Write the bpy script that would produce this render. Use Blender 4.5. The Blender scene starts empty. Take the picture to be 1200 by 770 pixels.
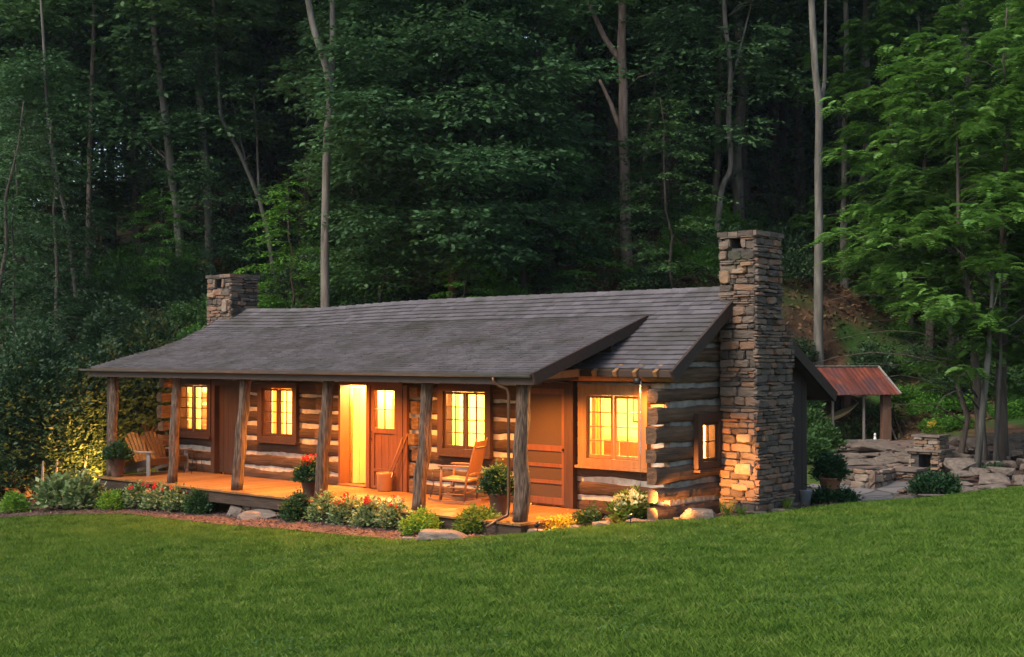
import bpy, math, random
import numpy as np
from mathutils import Vector, Matrix, noise as mnoise
R8 = random.Random(7)
sc = bpy.context.scene
col = sc.collection

# ------------------------------------------------------------------ camera frame (also used to read distances)
CAM = np.array([13.32, -15.73, 2.64]); YAW = math.radians(40.68); PIT = math.atan(31.5/1500.0)
RV = np.array([math.cos(YAW), math.sin(YAW), 0.0]); FH = np.array([-RV[1], RV[0], 0.0])
def at(px, D, z=None, py=None):
    """world point D metres ahead of the camera at the bearing of column px; z given or from row py"""
    p = CAM + FH*D + RV*((px-600)/1500.0*D)
    if z is None: z = 2.64 - (py-416.5)/1500.0*D
    return Vector((p[0], p[1], z))

# ------------------------------------------------------------------ helpers
def tag(o, label=None, cat=None, group=None, kind=None):
    if label: o['label'] = label
    if cat: o['category'] = cat
    if group: o['group'] = group
    if kind: o['kind'] = kind
    return o
def empty(name, loc, rz=0.0, label=None, cat=None, group=None):
    o = bpy.data.objects.new(name, None); col.objects.link(o)
    o.location = loc; o.rotation_euler = (0, 0, rz); o.empty_display_size = .2
    return tag(o, label, cat, group)
def link(name, me, mat=None, parent=None, loc=None):
    o = bpy.data.objects.new(name, me); col.objects.link(o)
    if mat is not None:
        for m in (mat if isinstance(mat, (list, tuple)) else [mat]): me.materials.append(m)
    if parent is not None: o.parent = parent
    if loc is not None: o.location = loc
    return o
def copy_tree(o, parent=None):
    c = o.copy(); col.objects.link(c); c.parent = parent
    for ch in list(o.children): copy_tree(ch, c)
    return c
def fast(name, V, F, smooth=False):
    V = np.asarray(V, dtype=np.float32); F = np.asarray(F, dtype=np.int32); k = F.shape[1]
    me = bpy.data.meshes.new(name); me.vertices.add(len(V)); me.vertices.foreach_set('co', V.ravel())
    me.loops.add(F.size); me.loops.foreach_set('vertex_index', F.ravel())
    me.polygons.add(len(F)); me.polygons.foreach_set('loop_start', np.arange(0, F.size, k, dtype=np.int32))
    me.polygons.foreach_set('use_smooth', np.full(len(F), smooth, dtype=bool))
    me.update(calc_edges=True); return me
class MB:
    def __init__(s): s.v = []; s.f = []; s.sm = []; s.mi = []; s.cur = 0
    def add(s, vs, fs, smooth=False):
        b = len(s.v); s.v += [tuple(v) for v in vs]
        for f in fs: s.f.append(tuple(b+i for i in f)); s.sm.append(smooth); s.mi.append(s.cur)
        return s
    def box(s, x0, y0, z0, x1, y1, z1):
        vs = [(x, y, z) for z in (z0, z1) for y in (y0, y1) for x in (x0, x1)]
        return s.add(vs, [(0,2,3,1), (4,5,7,6), (0,1,5,4), (2,6,7,3), (0,4,6,2), (1,3,7,5)])
    def bar(s, a, b, w, h, up=(0, 0, 1)):
        """rectangular bar from a to b, w across, h along up"""
        a = Vector(a); b = Vector(b); d = (b-a).normalized(); up = Vector(up)
        sd = d.cross(up)
        if sd.length < 1e-4: sd = d.cross(Vector((0, 1, 0)))
        sd.normalize(); u = sd.cross(d)
        vs = []
        for p in (a, b):
            for i, j in ((-1,-1), (1,-1), (1,1), (-1,1)): vs.append(p + sd*(i*w/2) + u*(j*h/2))
        return s.add(vs, [(0,1,2,3), (7,6,5,4), (0,4,5,1), (1,5,6,2), (2,6,7,3), (3,7,4,0)])
    def tube(s, pts, rad, n=8, wob=0.0, seed=0, cap=True, flute=0.0):
        pts = [Vector(p) for p in pts]; vs = []; fs = []
        if not hasattr(rad, '__len__'): rad = [rad]*len(pts)
        ref = Vector((1, .13, .07))
        for i, p in enumerate(pts):
            d = (pts[min(i+1, len(pts)-1)]-pts[max(i-1, 0)]).normalized()
            if abs(d.dot(ref)) > .9: ref = Vector((.1, 1, .2))
            a = (ref - d*ref.dot(d)).normalized(); b = d.cross(a)
            for k in range(n):
                t = 2*math.pi*k/n
                r = rad[i]
                if wob: r *= 1 + wob*mnoise.noise(Vector((math.cos(t)*1.3+seed, math.sin(t)*1.3, i*.35+seed*3)))
                if flute: r *= 1 + flute*math.sin(t*5+seed+i*.25)
                vs.append(p + a*(math.cos(t)*r) + b*(math.sin(t)*r))
        for i in range(len(pts)-1):
            for k in range(n):
                fs.append((i*n+k, i*n+(k+1) % n, (i+1)*n+(k+1) % n, (i+1)*n+k))
        if cap: fs.append(tuple(range(n-1, -1, -1))); fs.append(tuple((len(pts)-1)*n+k for k in range(n)))
        return s.add(vs, fs, True)
    def lathe(s, c, prof, n=20):
        c = Vector(c); vs = []; fs = []
        for r, z in prof:
            for k in range(n):
                t = 2*math.pi*k/n; vs.append(c+Vector((r*math.cos(t), r*math.sin(t), z)))
        for i in range(len(prof)-1):
            for k in range(n): fs.append((i*n+k, i*n+(k+1) % n, (i+1)*n+(k+1) % n, (i+1)*n+k))
        return s.add(vs, fs, True)
    def build(s, name, mat=None, parent=None):
        me = bpy.data.meshes.new(name); me.from_pydata([tuple(v) for v in s.v], [], s.f)
        me.polygons.foreach_set('use_smooth', s.sm)
        o = link(name, me, mat, parent)
        me.polygons.foreach_set('material_index', s.mi); me.update()
        return o

# ------------------------------------------------------------------ materials
def newmat(name):
    m = bpy.data.materials.new(name); m.use_nodes = True; nt = m.node_tree; nt.nodes.clear()
    out = nt.nodes.new('ShaderNodeOutputMaterial'); return m, nt, out
def N(nt, t, **kw):
    n = nt.nodes.new(t)
    for k, v in kw.items():
        if k in n.inputs: n.inputs[k].default_value = v
        else: setattr(n, k, v)
    return n
def ramp(nt, cols, pos=None):
    r = nt.nodes.new('ShaderNodeValToRGB'); e = r.color_ramp.elements
    n = len(cols); pos = pos or [i/(n-1) for i in range(n)]
    while len(e) < n: e.new(.5)
    for i in range(n): e[i].position = pos[i]; e[i].color = (*cols[i], 1)
    return r
def mat(name, cols, pos=None, scale=5, detail=6, stretch=(1, 1, 1), rough=.8, bump=.0, bscale=None, island=0.0,
        rlo=.25, rhi=.75, spec=.3, metallic=0.0, dist=0.0, bstretch=None, second=None):
    """noise-driven colour with optional per-piece variation and bump"""
    m, nt, out = newmat(name); L = nt.links.new
    tc = N(nt, 'ShaderNodeTexCoord'); mp = N(nt, 'ShaderNodeMapping'); mp.inputs['Scale'].default_value = stretch
    L(tc.outputs['Object'], mp.inputs[0])
    nz = N(nt, 'ShaderNodeTexNoise', Scale=scale, Detail=detail, Distortion=dist); L(mp.outputs[0], nz.inputs['Vector'])
    mr = N(nt, 'ShaderNodeMapRange'); mr.inputs[1].default_value = rlo; mr.inputs[2].default_value = rhi
    L(nz.outputs[0], mr.inputs[0]); fac = mr.outputs[0]
    if island:
        g = N(nt, 'ShaderNodeNewGeometry'); mx = N(nt, 'ShaderNodeMix'); mx.inputs[0].default_value = island
        L(fac, mx.inputs[2]); L(g.outputs['Random Per Island'], mx.inputs[3]); fac = mx.outputs[0]
    rp = ramp(nt, cols, pos); L(fac, rp.inputs[0]); colr = rp.outputs[0]
    if second:
        c2, sc2, lo, hi = second
        n2 = N(nt, 'ShaderNodeTexNoise', Scale=sc2, Detail=4); L(tc.outputs['Object'], n2.inputs['Vector'])
        m2 = N(nt, 'ShaderNodeMapRange'); m2.inputs[1].default_value = lo; m2.inputs[2].default_value = hi; L(n2.outputs[0], m2.inputs[0])
        mm = N(nt, 'ShaderNodeMix', data_type='RGBA'); L(m2.outputs[0], mm.inputs[0]); L(colr, mm.inputs[6]); mm.inputs[7].default_value = (*c2, 1); colr = mm.outputs[2]
    b = N(nt, 'ShaderNodeBsdfPrincipled'); L(colr, b.inputs['Base Color'])
    b.inputs['Roughness'].default_value = rough; b.inputs['Metallic'].default_value = metallic
    b.inputs['Specular IOR Level'].default_value = spec
    if bump:
        mp2 = N(nt, 'ShaderNodeMapping'); mp2.inputs['Scale'].default_value = bstretch or stretch; L(tc.outputs['Object'], mp2.inputs[0])
        nb = N(nt, 'ShaderNodeTexNoise', Scale=bscale or scale*3, Detail=8); L(mp2.outputs[0], nb.inputs['Vector'])
        bp = N(nt, 'ShaderNodeBump', Strength=1.0, Distance=bump); L(nb.outputs[0], bp.inputs['Height']); L(bp.outputs[0], b.inputs['Normal'])
    L(b.outputs[0], out.inputs[0]); return m
def leafmat(name, cols, trans=.35, scale=.6, island=.6, rough=.55, spec=.25):
    m, nt, out = newmat(name); L = nt.links.new
    tc = N(nt, 'ShaderNodeTexCoord'); nz = N(nt, 'ShaderNodeTexNoise', Scale=scale, Detail=2); L(tc.outputs['Object'], nz.inputs['Vector'])
    mr = N(nt, 'ShaderNodeMapRange'); mr.inputs[1].default_value = .3; mr.inputs[2].default_value = .7; L(nz.outputs[0], mr.inputs[0])
    g = N(nt, 'ShaderNodeNewGeometry'); mx = N(nt, 'ShaderNodeMix'); mx.inputs[0].default_value = island
    L(mr.outputs[0], mx.inputs[2]); L(g.outputs['Random Per Island'], mx.inputs[3])
    oi = N(nt, 'ShaderNodeObjectInfo'); m2 = N(nt, 'ShaderNodeMix'); m2.inputs[0].default_value = .22
    L(mx.outputs[0], m2.inputs[2]); L(oi.outputs['Random'], m2.inputs[3])
    rp = ramp(nt, cols); L(m2.outputs[0], rp.inputs[0])
    b = N(nt, 'ShaderNodeBsdfPrincipled'); L(rp.outputs[0], b.inputs['Base Color']); b.inputs['Roughness'].default_value = rough
    b.inputs['Specular IOR Level'].default_value = spec
    t = N(nt, 'ShaderNodeBsdfTranslucent'); L(rp.outputs[0], t.inputs[0])
    ms = N(nt, 'ShaderNodeMixShader'); ms.inputs[0].default_value = trans; L(b.outputs[0], ms.inputs[1]); L(t.outputs[0], ms.inputs[2])
    L(ms.outputs[0], out.inputs[0]); return m
def emit(name, c, s):
    m, nt, out = newmat(name); e = N(nt, 'ShaderNodeEmission'); e.inputs[0].default_value = (*c, 1); e.inputs[1].default_value = s
    nt.links.new(e.outputs[0], out.inputs[0]); return m

M = {}
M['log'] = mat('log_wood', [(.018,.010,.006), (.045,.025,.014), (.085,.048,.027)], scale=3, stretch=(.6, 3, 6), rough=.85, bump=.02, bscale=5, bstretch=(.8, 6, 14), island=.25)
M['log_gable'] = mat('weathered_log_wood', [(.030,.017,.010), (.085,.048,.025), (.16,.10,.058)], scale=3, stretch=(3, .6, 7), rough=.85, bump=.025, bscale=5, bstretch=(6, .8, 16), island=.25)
M['chink'] = mat('lime_chinking', [(.20,.175,.14), (.32,.285,.235), (.42,.38,.32)], scale=7, rough=.95, bump=.02, bscale=14)
M['fascia'] = mat('dark_fascia', [(.022,.012,.008), (.045,.024,.014)], scale=4, stretch=(.6, 5, 5), rough=.7, bump=.003, bscale=20)
M['chink_grey'] = mat('grey_chinking', [(.12,.105,.088), (.21,.19,.16), (.29,.265,.23)], scale=7, rough=.95, bump=.02, bscale=14)
M['trim'] = mat('brown_trim', [(.026,.012,.006), (.05,.022,.010)], scale=4, stretch=(5, 5, .6), rough=.6, bump=.003, bscale=20)
M['trim_light'] = mat('honey_trim', [(.16,.075,.025), (.25,.125,.045)], scale=4, stretch=(5, 5, .6), rough=.6, bump=.003, bscale=20)
M['door'] = mat('stained_door_wood', [(.07,.025,.009), (.12,.045,.016)], scale=4, stretch=(6, 6, .5), rough=.5, bump=.003, bscale=20)
M['door_dark'] = mat('dark_door_wood', [(.028,.014,.008), (.05,.024,.013)], scale=4, stretch=(6, 6, .5), rough=.6, bump=.003, bscale=20)
M['mesh'] = mat('screen_mesh', [(.028,.016,.008), (.05,.028,.013)], scale=60, rough=.7)
M['deck'] = mat('deck_boards', [(.085,.038,.012), (.15,.072,.022), (.20,.10,.032)], scale=3, stretch=(7, .5, 1), rough=.42, bump=.004, bscale=20, island=.5, spec=.4)
M['beam'] = mat('old_beam', [(.022,.013,.008), (.05,.03,.018)], scale=4, stretch=(.7, 5, 5), rough=.85, bump=.012, bscale=10)
M['soffit'] = mat('soffit_boards', [(.05,.027,.014), (.09,.05,.025)], scale=4, stretch=(5, .6, 1), rough=.75, bump=.005, bscale=12, island=.4)
M['bark'] = mat('cedar_bark', [(.022,.013,.008), (.075,.046,.029), (.145,.098,.066)], scale=9, stretch=(4, 4, .5), rough=.95, bump=.03, bscale=10, bstretch=(5, 5, .5), rlo=.3, rhi=.7)
M['shingle'] = mat('slate_shingle', [(.050,.043,.044), (.078,.067,.068), (.108,.094,.095)], scale=6, rough=.72, bump=.006, bscale=30, island=.55, spec=.25, second=((.045,.040,.033), 1.1, .48, .72))
M['gutter'] = mat('grey_gutter', [(.20,.19,.19), (.28,.27,.26)], scale=3, rough=.4, metallic=.4)
M['copper'] = mat('copper_pipe', [(.10,.05,.028), (.16,.085,.045)], scale=6, stretch=(1, 1, .4), rough=.35, metallic=.7)
STC = [(.024,.018,.014), (.055,.042,.032), (.095,.070,.052), (.13,.092,.066), (.15,.075,.04), (.185,.145,.105)]
M['stone'] = mat('field_stone', STC, pos=[0, .22, .45, .65, .85, 1], scale=4, rough=.9, bump=.03, bscale=9, island=.72, rlo=.3, rhi=.7, stretch=(1, 1, 2.2), second=((.035,.04,.022), 1.3, .6, .8))
M['stone_warm'] = mat('orange_field_stone', [(.06,.048,.038), (.12,.09,.065), (.19,.11,.06), (.18,.15,.12), (.23,.165,.11)], scale=3, rough=.9, bump=.03, bscale=9, island=.7, rlo=.3, rhi=.7, second=((.045,.06,.028), 1.6, .58, .8))
M['rock'] = mat('garden_rock', [(.055,.045,.038), (.125,.095,.072), (.20,.155,.12)], scale=2.5, rough=.9, bump=.03, bscale=8, island=.2, second=((.05,.065,.03), 2.2, .6, .85))
M['mortar'] = mat('dark_mortar', [(.03,.026,.022), (.07,.06,.05)], scale=8, rough=1, bump=.01)
M['board'] = mat('dark_vertical_boards', [(.018,.012,.009), (.04,.027,.018)], scale=3, stretch=(5, 5, .5), rough=.85, bump=.006, bscale=16, island=.4)
M['int_wall'] = mat('interior_plaster', [(.62,.48,.24), (.72,.58,.32)], scale=2, rough=.9)
M['int_board'] = mat('interior_pine_boards', [(.42,.26,.10), (.58,.38,.17)], scale=2.5, stretch=(8, 8, .5), rough=.6, bump=.003, island=.5)
M['curtain'] = leafmat('linen_curtain', [(.75,.58,.36), (.85,.70,.48)], trans=.6, scale=3, island=0, rough=.9)
M['curtain_orange'] = leafmat('orange_curtain', [(.62,.26,.08), (.70,.34,.12)], trans=.5, scale=3, island=0, rough=.9)
M['bulb'] = emit('lit_bulb', (1, .62, .26), 14)
M['shade'] = emit('lit_lamp_shade', (1, .66, .28), 6)
M['fixture'] = mat('black_metal', [(.02,.018,.016), (.035,.03,.027)], rough=.5, metallic=.6)
M['chairwood'] = mat('orange_chair_wood', [(.11,.05,.02), (.19,.09,.036)], scale=5, stretch=(3, 3, .8), rough=.5, island=.3)
M['cane'] = mat('woven_cane', [(.20,.09,.04), (.30,.15,.07)], scale=60, rough=.7, bump=.004, bscale=90)
M['adiron'] = mat('cedar_slats', [(.032,.018,.012), (.06,.033,.02), (.08,.058,.044)], scale=3, stretch=(3, 3, .6), rough=.6, island=.6)
M['greyleg'] = mat('weathered_grey_wood', [(.11,.10,.095), (.17,.16,.155)], scale=5, rough=.8)
M['crock'] = mat('brown_crock_glaze', [(.20,.085,.03), (.28,.13,.055)], scale=5, rough=.35)
M['pot'] = mat('dark_clay_pot', [(.07,.035,.022), (.12,.06,.035)], scale=6, rough=.8)
M['terra'] = mat('terracotta_pot', [(.25,.10,.05), (.33,.14,.08)], scale=6, rough=.8)
M['tin'] = mat('pale_tin', [(.24,.24,.25), (.42,.42,.43)], scale=7, rough=.45, metallic=.5)
M['rust'] = mat('rusty_tin_roof', [(.035,.014,.012), (.085,.022,.014), (.165,.040,.020), (.12,.07,.06)], scale=1.3, stretch=(3, 1, .8), rough=.65, bump=.004, bscale=16, island=.4, rlo=.3, rhi=.7, second=((.055,.028,.03), 1.3, .45, .65))
M['postred'] = mat('red_brown_post', [(.095,.045,.027), (.16,.085,.052)], scale=3, stretch=(4, 4, .6), rough=.8)
M['canvas'] = mat('hammock_canvas', [(.50,.37,.17), (.62,.49,.27)], scale=14, rough=.9)
M['plank'] = mat('grey_plank', [(.16,.13,.11), (.27,.23,.20)], scale=4, stretch=(5, 5, .6), rough=.85)
M['flag'] = mat('flagstone', [(.13,.115,.105), (.20,.18,.165), (.27,.24,.22)], scale=1.4, rough=.85, bump=.012, bscale=6, island=.5)
def flagmat(name, cols, scale):
    m, nt, out = newmat(name); L = nt.links.new; tc = N(nt, 'ShaderNodeTexCoord'); nzz = N(nt, 'ShaderNodeTexNoise', Scale=1.5); L(tc.outputs['Object'], nzz.inputs['Vector'])
    ad = N(nt, 'ShaderNodeMix', data_type='VECTOR'); ad.inputs[0].default_value = .22; L(tc.outputs['Object'], ad.inputs[4]); L(nzz.outputs['Color'], ad.inputs[5])
    v = N(nt, 'ShaderNodeTexVoronoi', Scale=scale); L(ad.outputs[1], v.inputs['Vector']); e = N(nt, 'ShaderNodeTexVoronoi', Scale=scale, feature='DISTANCE_TO_EDGE'); L(ad.outputs[1], e.inputs['Vector'])
    sp = N(nt, 'ShaderNodeSeparateColor'); L(v.outputs['Color'], sp.inputs[0]); rp = ramp(nt, cols); n2 = N(nt, 'ShaderNodeTexNoise', Scale=6, Detail=6); L(tc.outputs['Object'], n2.inputs['Vector'])
    mx = N(nt, 'ShaderNodeMix'); mx.inputs[0].default_value = .45; L(sp.outputs[0], mx.inputs[2]); L(n2.outputs[0], mx.inputs[3]); L(mx.outputs[0], rp.inputs[0])
    mr = N(nt, 'ShaderNodeMapRange'); mr.inputs[1].default_value = .01; mr.inputs[2].default_value = .06; L(e.outputs['Distance'], mr.inputs[0]); cm = N(nt, 'ShaderNodeMix', data_type='RGBA'); L(mr.outputs[0], cm.inputs[0]); cm.inputs[6].default_value = (.035,.028,.02,1); L(rp.outputs[0], cm.inputs[7])
    b = N(nt, 'ShaderNodeBsdfPrincipled', Roughness=.85); L(cm.outputs[2], b.inputs['Base Color']); m3 = N(nt, 'ShaderNodeMath', operation='MULTIPLY_ADD'); m3.inputs[1].default_value = .3; L(n2.outputs[0], m3.inputs[0]); L(mr.outputs[0], m3.inputs[2])
    bp = N(nt, 'ShaderNodeBump', Strength=1, Distance=.04); L(m3.outputs[0], bp.inputs['Height']); L(bp.outputs[0], b.inputs['Normal']); L(b.outputs[0], out.inputs[0]); return m
M['flag'] = flagmat('flagstone', [(.065,.057,.052), (.11,.098,.09), (.155,.14,.13)], 1.7)
M['flag_red'] = flagmat('reddish_flagstone', [(.08,.05,.035), (.14,.085,.06), (.18,.135,.10)], 2.2)
M['white'] = mat('white_paint', [(.7,.69,.66), (.8,.79,.76)], rough=.5)
M['soil'] = mat('dark_soil', [(.03,.02,.013), (.06,.04,.026)], scale=20, rough=1)
# foliage
M['lf_dark'] = leafmat('dark_evergreen_leaf', [(0.012, 0.03, 0.0128), (0.03, 0.063, 0.0224), (0.06, 0.105, 0.0352)], trans=.25, scale=.5)
M['lf_mid'] = leafmat('forest_leaf', [(0.018, 0.0493, 0.0128), (0.045, 0.1015, 0.0256), (0.087, 0.1595, 0.0416)], scale=.35)
M['lf_cool'] = leafmat('cool_canopy_leaf', [(0.023, 0.0626, 0.0217), (0.0557, 0.1221, 0.0402), (0.1016, 0.1801, 0.0681)], scale=.35)
M['lf_bright'] = leafmat('fresh_green_leaf', [(0.0324, 0.1063, 0.0112), (0.0675, 0.175, 0.0196), (0.1148, 0.25, 0.0308)], scale=.6)
M['lf_yel'] = leafmat('yellow_green_leaf', [(.035,.080,.008), (.080,.14,.014), (.14,.20,.026)], scale=1.2)
M['lf_walnut'] = leafmat('walnut_leaf', [(0.029, 0.087, 0.012), (0.0725, 0.1668, 0.0225), (0.1377, 0.2465, 0.045)], scale=.8)
M['lf_var'] = leafmat('variegated_leaf', [(.035,.085,.02), (.12,.18,.05), (.42,.44,.24)], scale=3, island=.8)
M['lf_lime'] = leafmat('lime_leaf', [(.07,.16,.012), (.13,.25,.02), (.22,.33,.04)], scale=4)
M['lf_bed'] = leafmat('dark_bed_leaf', [(.010,.036,.012), (.022,.062,.018), (.042,.09,.026)], scale=4)
M['lf_gold'] = leafmat('golden_leaf', [(.34,.25,.02), (.52,.42,.05)], scale=4)
M['red'] = leafmat('red_petal', [(.45,.01,.008), (.62,.03,.02)], scale=9)
M['cream'] = leafmat('cream_petal', [(.42,.44,.20), (.58,.58,.36)], scale=9)
M['bk_pale'] = mat('pale_tree_bark', [(.05,.045,.036), (.10,.09,.073), (.165,.15,.125)], scale=2.5, stretch=(3, 3, .5), rough=.9, bump=.02, bscale=8)
M['bk_brown'] = mat('brown_tree_bark', [(.03,.022,.016), (.065,.05,.038), (.10,.08,.06)], scale=2.5, stretch=(4, 4, .5), rough=.95, bump=.03, bscale=8)
M['bk_pink'] = mat('pinkish_dead_bark', [(.075,.05,.038), (.15,.105,.082), (.22,.165,.135)], scale=2.5, stretch=(4, 4, .5), rough=.95, bump=.03, bscale=8)

def glass():
    m, nt, out = newmat('window_glass'); t = N(nt, 'ShaderNodeBsdfTransparent'); g = N(nt, 'ShaderNodeBsdfGlossy', Roughness=.02)
    fr = N(nt, 'ShaderNodeLayerWeight', Blend=.5); pw = N(nt, 'ShaderNodeMath', operation='POWER'); pw.inputs[1].default_value = 4; sc_ = N(nt, 'ShaderNodeMath', operation='MULTIPLY_ADD'); sc_.inputs[1].default_value = .4; sc_.inputs[2].default_value = .03; ms = N(nt, 'ShaderNodeMixShader')
    nt.links.new(fr.outputs['Facing'], pw.inputs[0]); nt.links.new(pw.outputs[0], sc_.inputs[0]); nt.links.new(sc_.outputs[0], ms.inputs[0]); nt.links.new(t.outputs[0], ms.inputs[1]); nt.links.new(g.outputs[0], ms.inputs[2]); nt.links.new(ms.outputs[0], out.inputs[0])
    return m
M['glass'] = glass()

# ------------------------------------------------------------------ terrain
CP = []
def cp(px, D, z): p = at(px, D, 0); CP.append((p.x, p.y, z))
for r in [(-600,-20,1.6),(600,-20,1.7),(1800,-20,1.9),(0,4,.55),(600,2,.88),(1200,4,.95),(-1500,8,-.2),(2700,8,1.0),
          (0,12,-.10),(300,12,.02),(600,12,.22),(900,12,.38),(1200,12,.50),(-500,14,-.6),(1700,14,.6),
          (0,18,-.42),(300,18,-.24),(600,16,.10),(900,17,.20),(1200,18,.30),(1700,20,.35),
          (0,23,-.62),(160,23,-.52),(300,20.5,-.33),(400,20,-.26),(500,18.6,-.14),(600,18.8,-.04),(700,19.3,-.02),(790,19.9,.03),(870,20.6,.03),(925,21.3,.03),(1000,22.3,.03),(1100,23.3,.03),(1200,24.6,.07),(1500,27,.2),
          (0,27,-.72),(60,27,-.66),(160,26,-.57),(-300,28,-.9),(320,22.6,-.4),(400,21.8,-.36),(460,20.8,-.31),(520,20.4,-.25),(600,20.2,-.2),(680,20.6,-.16),(760,21,-.13),
          (120,28.5,-.6),(240,27,-.55),(60,31,-.6),(300,29,-.4),(500,27,-.3),(700,25,-.2),(820,22.8,-.12),(900,23.5,-.18),(960,25,-.25),(1050,26,-.28),(1010,28,-.28),(1120,26,-.15),(1200,27,-.02),
          (500,31,-.1),(700,30,-.1),(850,30,-.1),(1000,30,.0),(1000,34,.0),(1060,31,.12),(1050,37,.02),(960,38,.05),(1130,30,.098),(1200,31,.22),(1400,33,.6),(1180,36,.5),
          (0,34,.0),(130,34,.3),(300,34,.7),(500,35,.8),(700,35,1.0),(900,37,1.3),(1000,40.5,1.2),(1100,40,1.3),(1200,40,1.5),
          (90,42,3.7),(215,45,4.7),(380,45,5.2),(560,44,5.2),(735,48,7.4),(840,44,6.2),(960,42,4.0),(1000,46,5.4),(1150,46,4.6),
          (0,46,3.6),(-300,40,.2),(-300,50,2.0),(919,58,9.2),(600,56,9.6),(300,56,8.0),(60,56,5.6),
          (600,75,16),(900,75,16),(1200,75,15),(300,75,13),(0,75,8),(-300,75,5),(1500,70,14),
          (600,105,27),(900,105,28),(1300,105,27),(300,105,21),(0,105,12),(-300,105,7),(-700,110,5),
          (600,140,36),(1000,140,38),(200,140,24),(-300,150,10),(1500,140,36),(-700,60,0),(-900,30,-1.2),(2000,40,3),(2400,70,12)]:
    cp(*r)
CPa = np.array(CP)
def _tps():
    P = CPa[:, :2]/20.0; z = CPa[:, 2]; n = len(P)
    d = np.linalg.norm(P[:, None]-P[None], axis=2); K = np.where(d > 0, d*d*np.log(np.maximum(d, 1e-9)), 0) + np.eye(n)*1e-4
    Q = np.c_[np.ones(n), P]; A = np.zeros((n+3, n+3)); A[:n, :n] = K; A[:n, n:] = Q; A[n:, :n] = Q.T
    return np.linalg.solve(A, np.r_[z, 0, 0, 0])
TW = _tps()
def H(X, Y):
    X = np.atleast_1d(np.asarray(X, float)); Y = np.atleast_1d(np.asarray(Y, float)); q = np.c_[X.ravel(), Y.ravel()]/20.0
    out = np.zeros(len(q)); P = CPa[:, :2]/20.0
    for i in range(0, len(q), 20000):
        s = q[i:i+20000]; d2 = ((s[:, None]-P[None])**2).sum(2); K = .5*d2*np.log(np.maximum(d2, 1e-18))
        out[i:i+20000] = K@TW[:-3] + TW[-3] + s@TW[-2:]
    dd = (q[:, 0]*20-CAM[0])*FH[0]+(q[:, 1]*20-CAM[1])*FH[1]
    rough = np.clip((dd-36)/12, 0, 1)
    x = q[:, 0]*20; y = q[:, 1]*20
    out += rough*(.35*np.sin(x*.31+1)*np.cos(y*.27)+.18*np.sin(x*.9+y*.5)+.1*np.sin(y*1.7-x*.6))
    out += .012*np.sin(x*1.1+.4*y)+.010*np.sin(y*1.6-.3*x)
    return out.reshape(X.shape)
def h1(x, y): return float(H(x, y)[0])
def axis(lo, a, b, hi, fine, g):
    v = list(np.arange(a, b+1e-6, fine)); s = fine; x = b
    while x < hi: s *= g; x += s; v.append(x)
    s = fine; x = a; pre = []
    while x > lo: s *= g; x -= s; pre.append(x)
    return np.array(pre[::-1]+v)
ax_ = axis(-170, -22, 26, 170, .45, 1.1); ay_ = axis(-60, -18, 26, 170, .45, 1.1)
GX, GY = np.meshgrid(ax_, ay_); GZ = H(GX, GY)
nx, ny = len(ax_), len(ay_)
idx = np.arange(nx*ny).reshape(ny, nx)
F = np.stack([idx[:-1, :-1], idx[:-1, 1:], idx[1:, 1:], idx[1:, :-1]], -1).reshape(-1, 4)
def ground_mat():
    """turf near the cabin, leaf litter and moss up the wooded bank"""
    m, nt, out = newmat('ground_cover'); L = nt.links.new
    tc = N(nt, 'ShaderNodeTexCoord')
    def noise(s, d=6): n = N(nt, 'ShaderNodeTexNoise', Scale=s, Detail=d); L(tc.outputs['Object'], n.inputs['Vector']); return n.outputs[0]
    g1 = ramp(nt, [(.022,.042,.007), (.040,.068,.011), (.065,.085,.018), (.09,.085,.03)], [.3, .48, .62, .78]); L(noise(1.3), g1.inputs[0])
    f1 = ramp(nt, [(.025,.016,.010), (.060,.034,.019), (.11,.06,.03)], [.3, .52, .75]); L(noise(2.2), f1.inputs[0])
    f2 = ramp(nt, [(.016,.036,.009), (.04,.08,.015)]); L(noise(4.0), f2.inputs[0])
    pm = N(nt, 'ShaderNodeMapRange'); pm.inputs[1].default_value = .46; pm.inputs[2].default_value = .58; L(noise(.35), pm.inputs[0])
    fm = N(nt, 'ShaderNodeMix', data_type='RGBA'); L(pm.outputs[0], fm.inputs[0]); L(f1.outputs[0], fm.inputs[6]); L(f2.outputs[0], fm.inputs[7])
    dt = N(nt, 'ShaderNodeVectorMath', operation='DOT_PRODUCT'); L(tc.outputs['Object'], dt.inputs[0]); dt.inputs[1].default_value = tuple(FH)
    k = float(CAM@FH); mr = N(nt, 'ShaderNodeMapRange'); mr.inputs[1].default_value = 29+k; mr.inputs[2].default_value = 33+k; L(dt.outputs['Value'], mr.inputs[0])
    mx = N(nt, 'ShaderNodeMix', data_type='RGBA'); L(mr.outputs[0], mx.inputs[0]); L(g1.outputs[0], mx.inputs[6]); L(fm.outputs[2], mx.inputs[7])
    b = N(nt, 'ShaderNodeBsdfPrincipled', Roughness=.95); L(mx.outputs[2], b.inputs['Base Color']); b.inputs['Specular IOR Level'].default_value = .1
    bp = N(nt, 'ShaderNodeBump', Strength=1.0, Distance=.06); L(noise(9, 8), bp.inputs['Height']); L(bp.outputs[0], b.inputs['Normal'])
    L(b.outputs[0], out.inputs[0]); return m
tag(link('ground', fast('ground', np.stack([GX.ravel(), GY.ravel(), GZ.ravel()], 1), F, True), ground_mat()), kind='structure')

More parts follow.
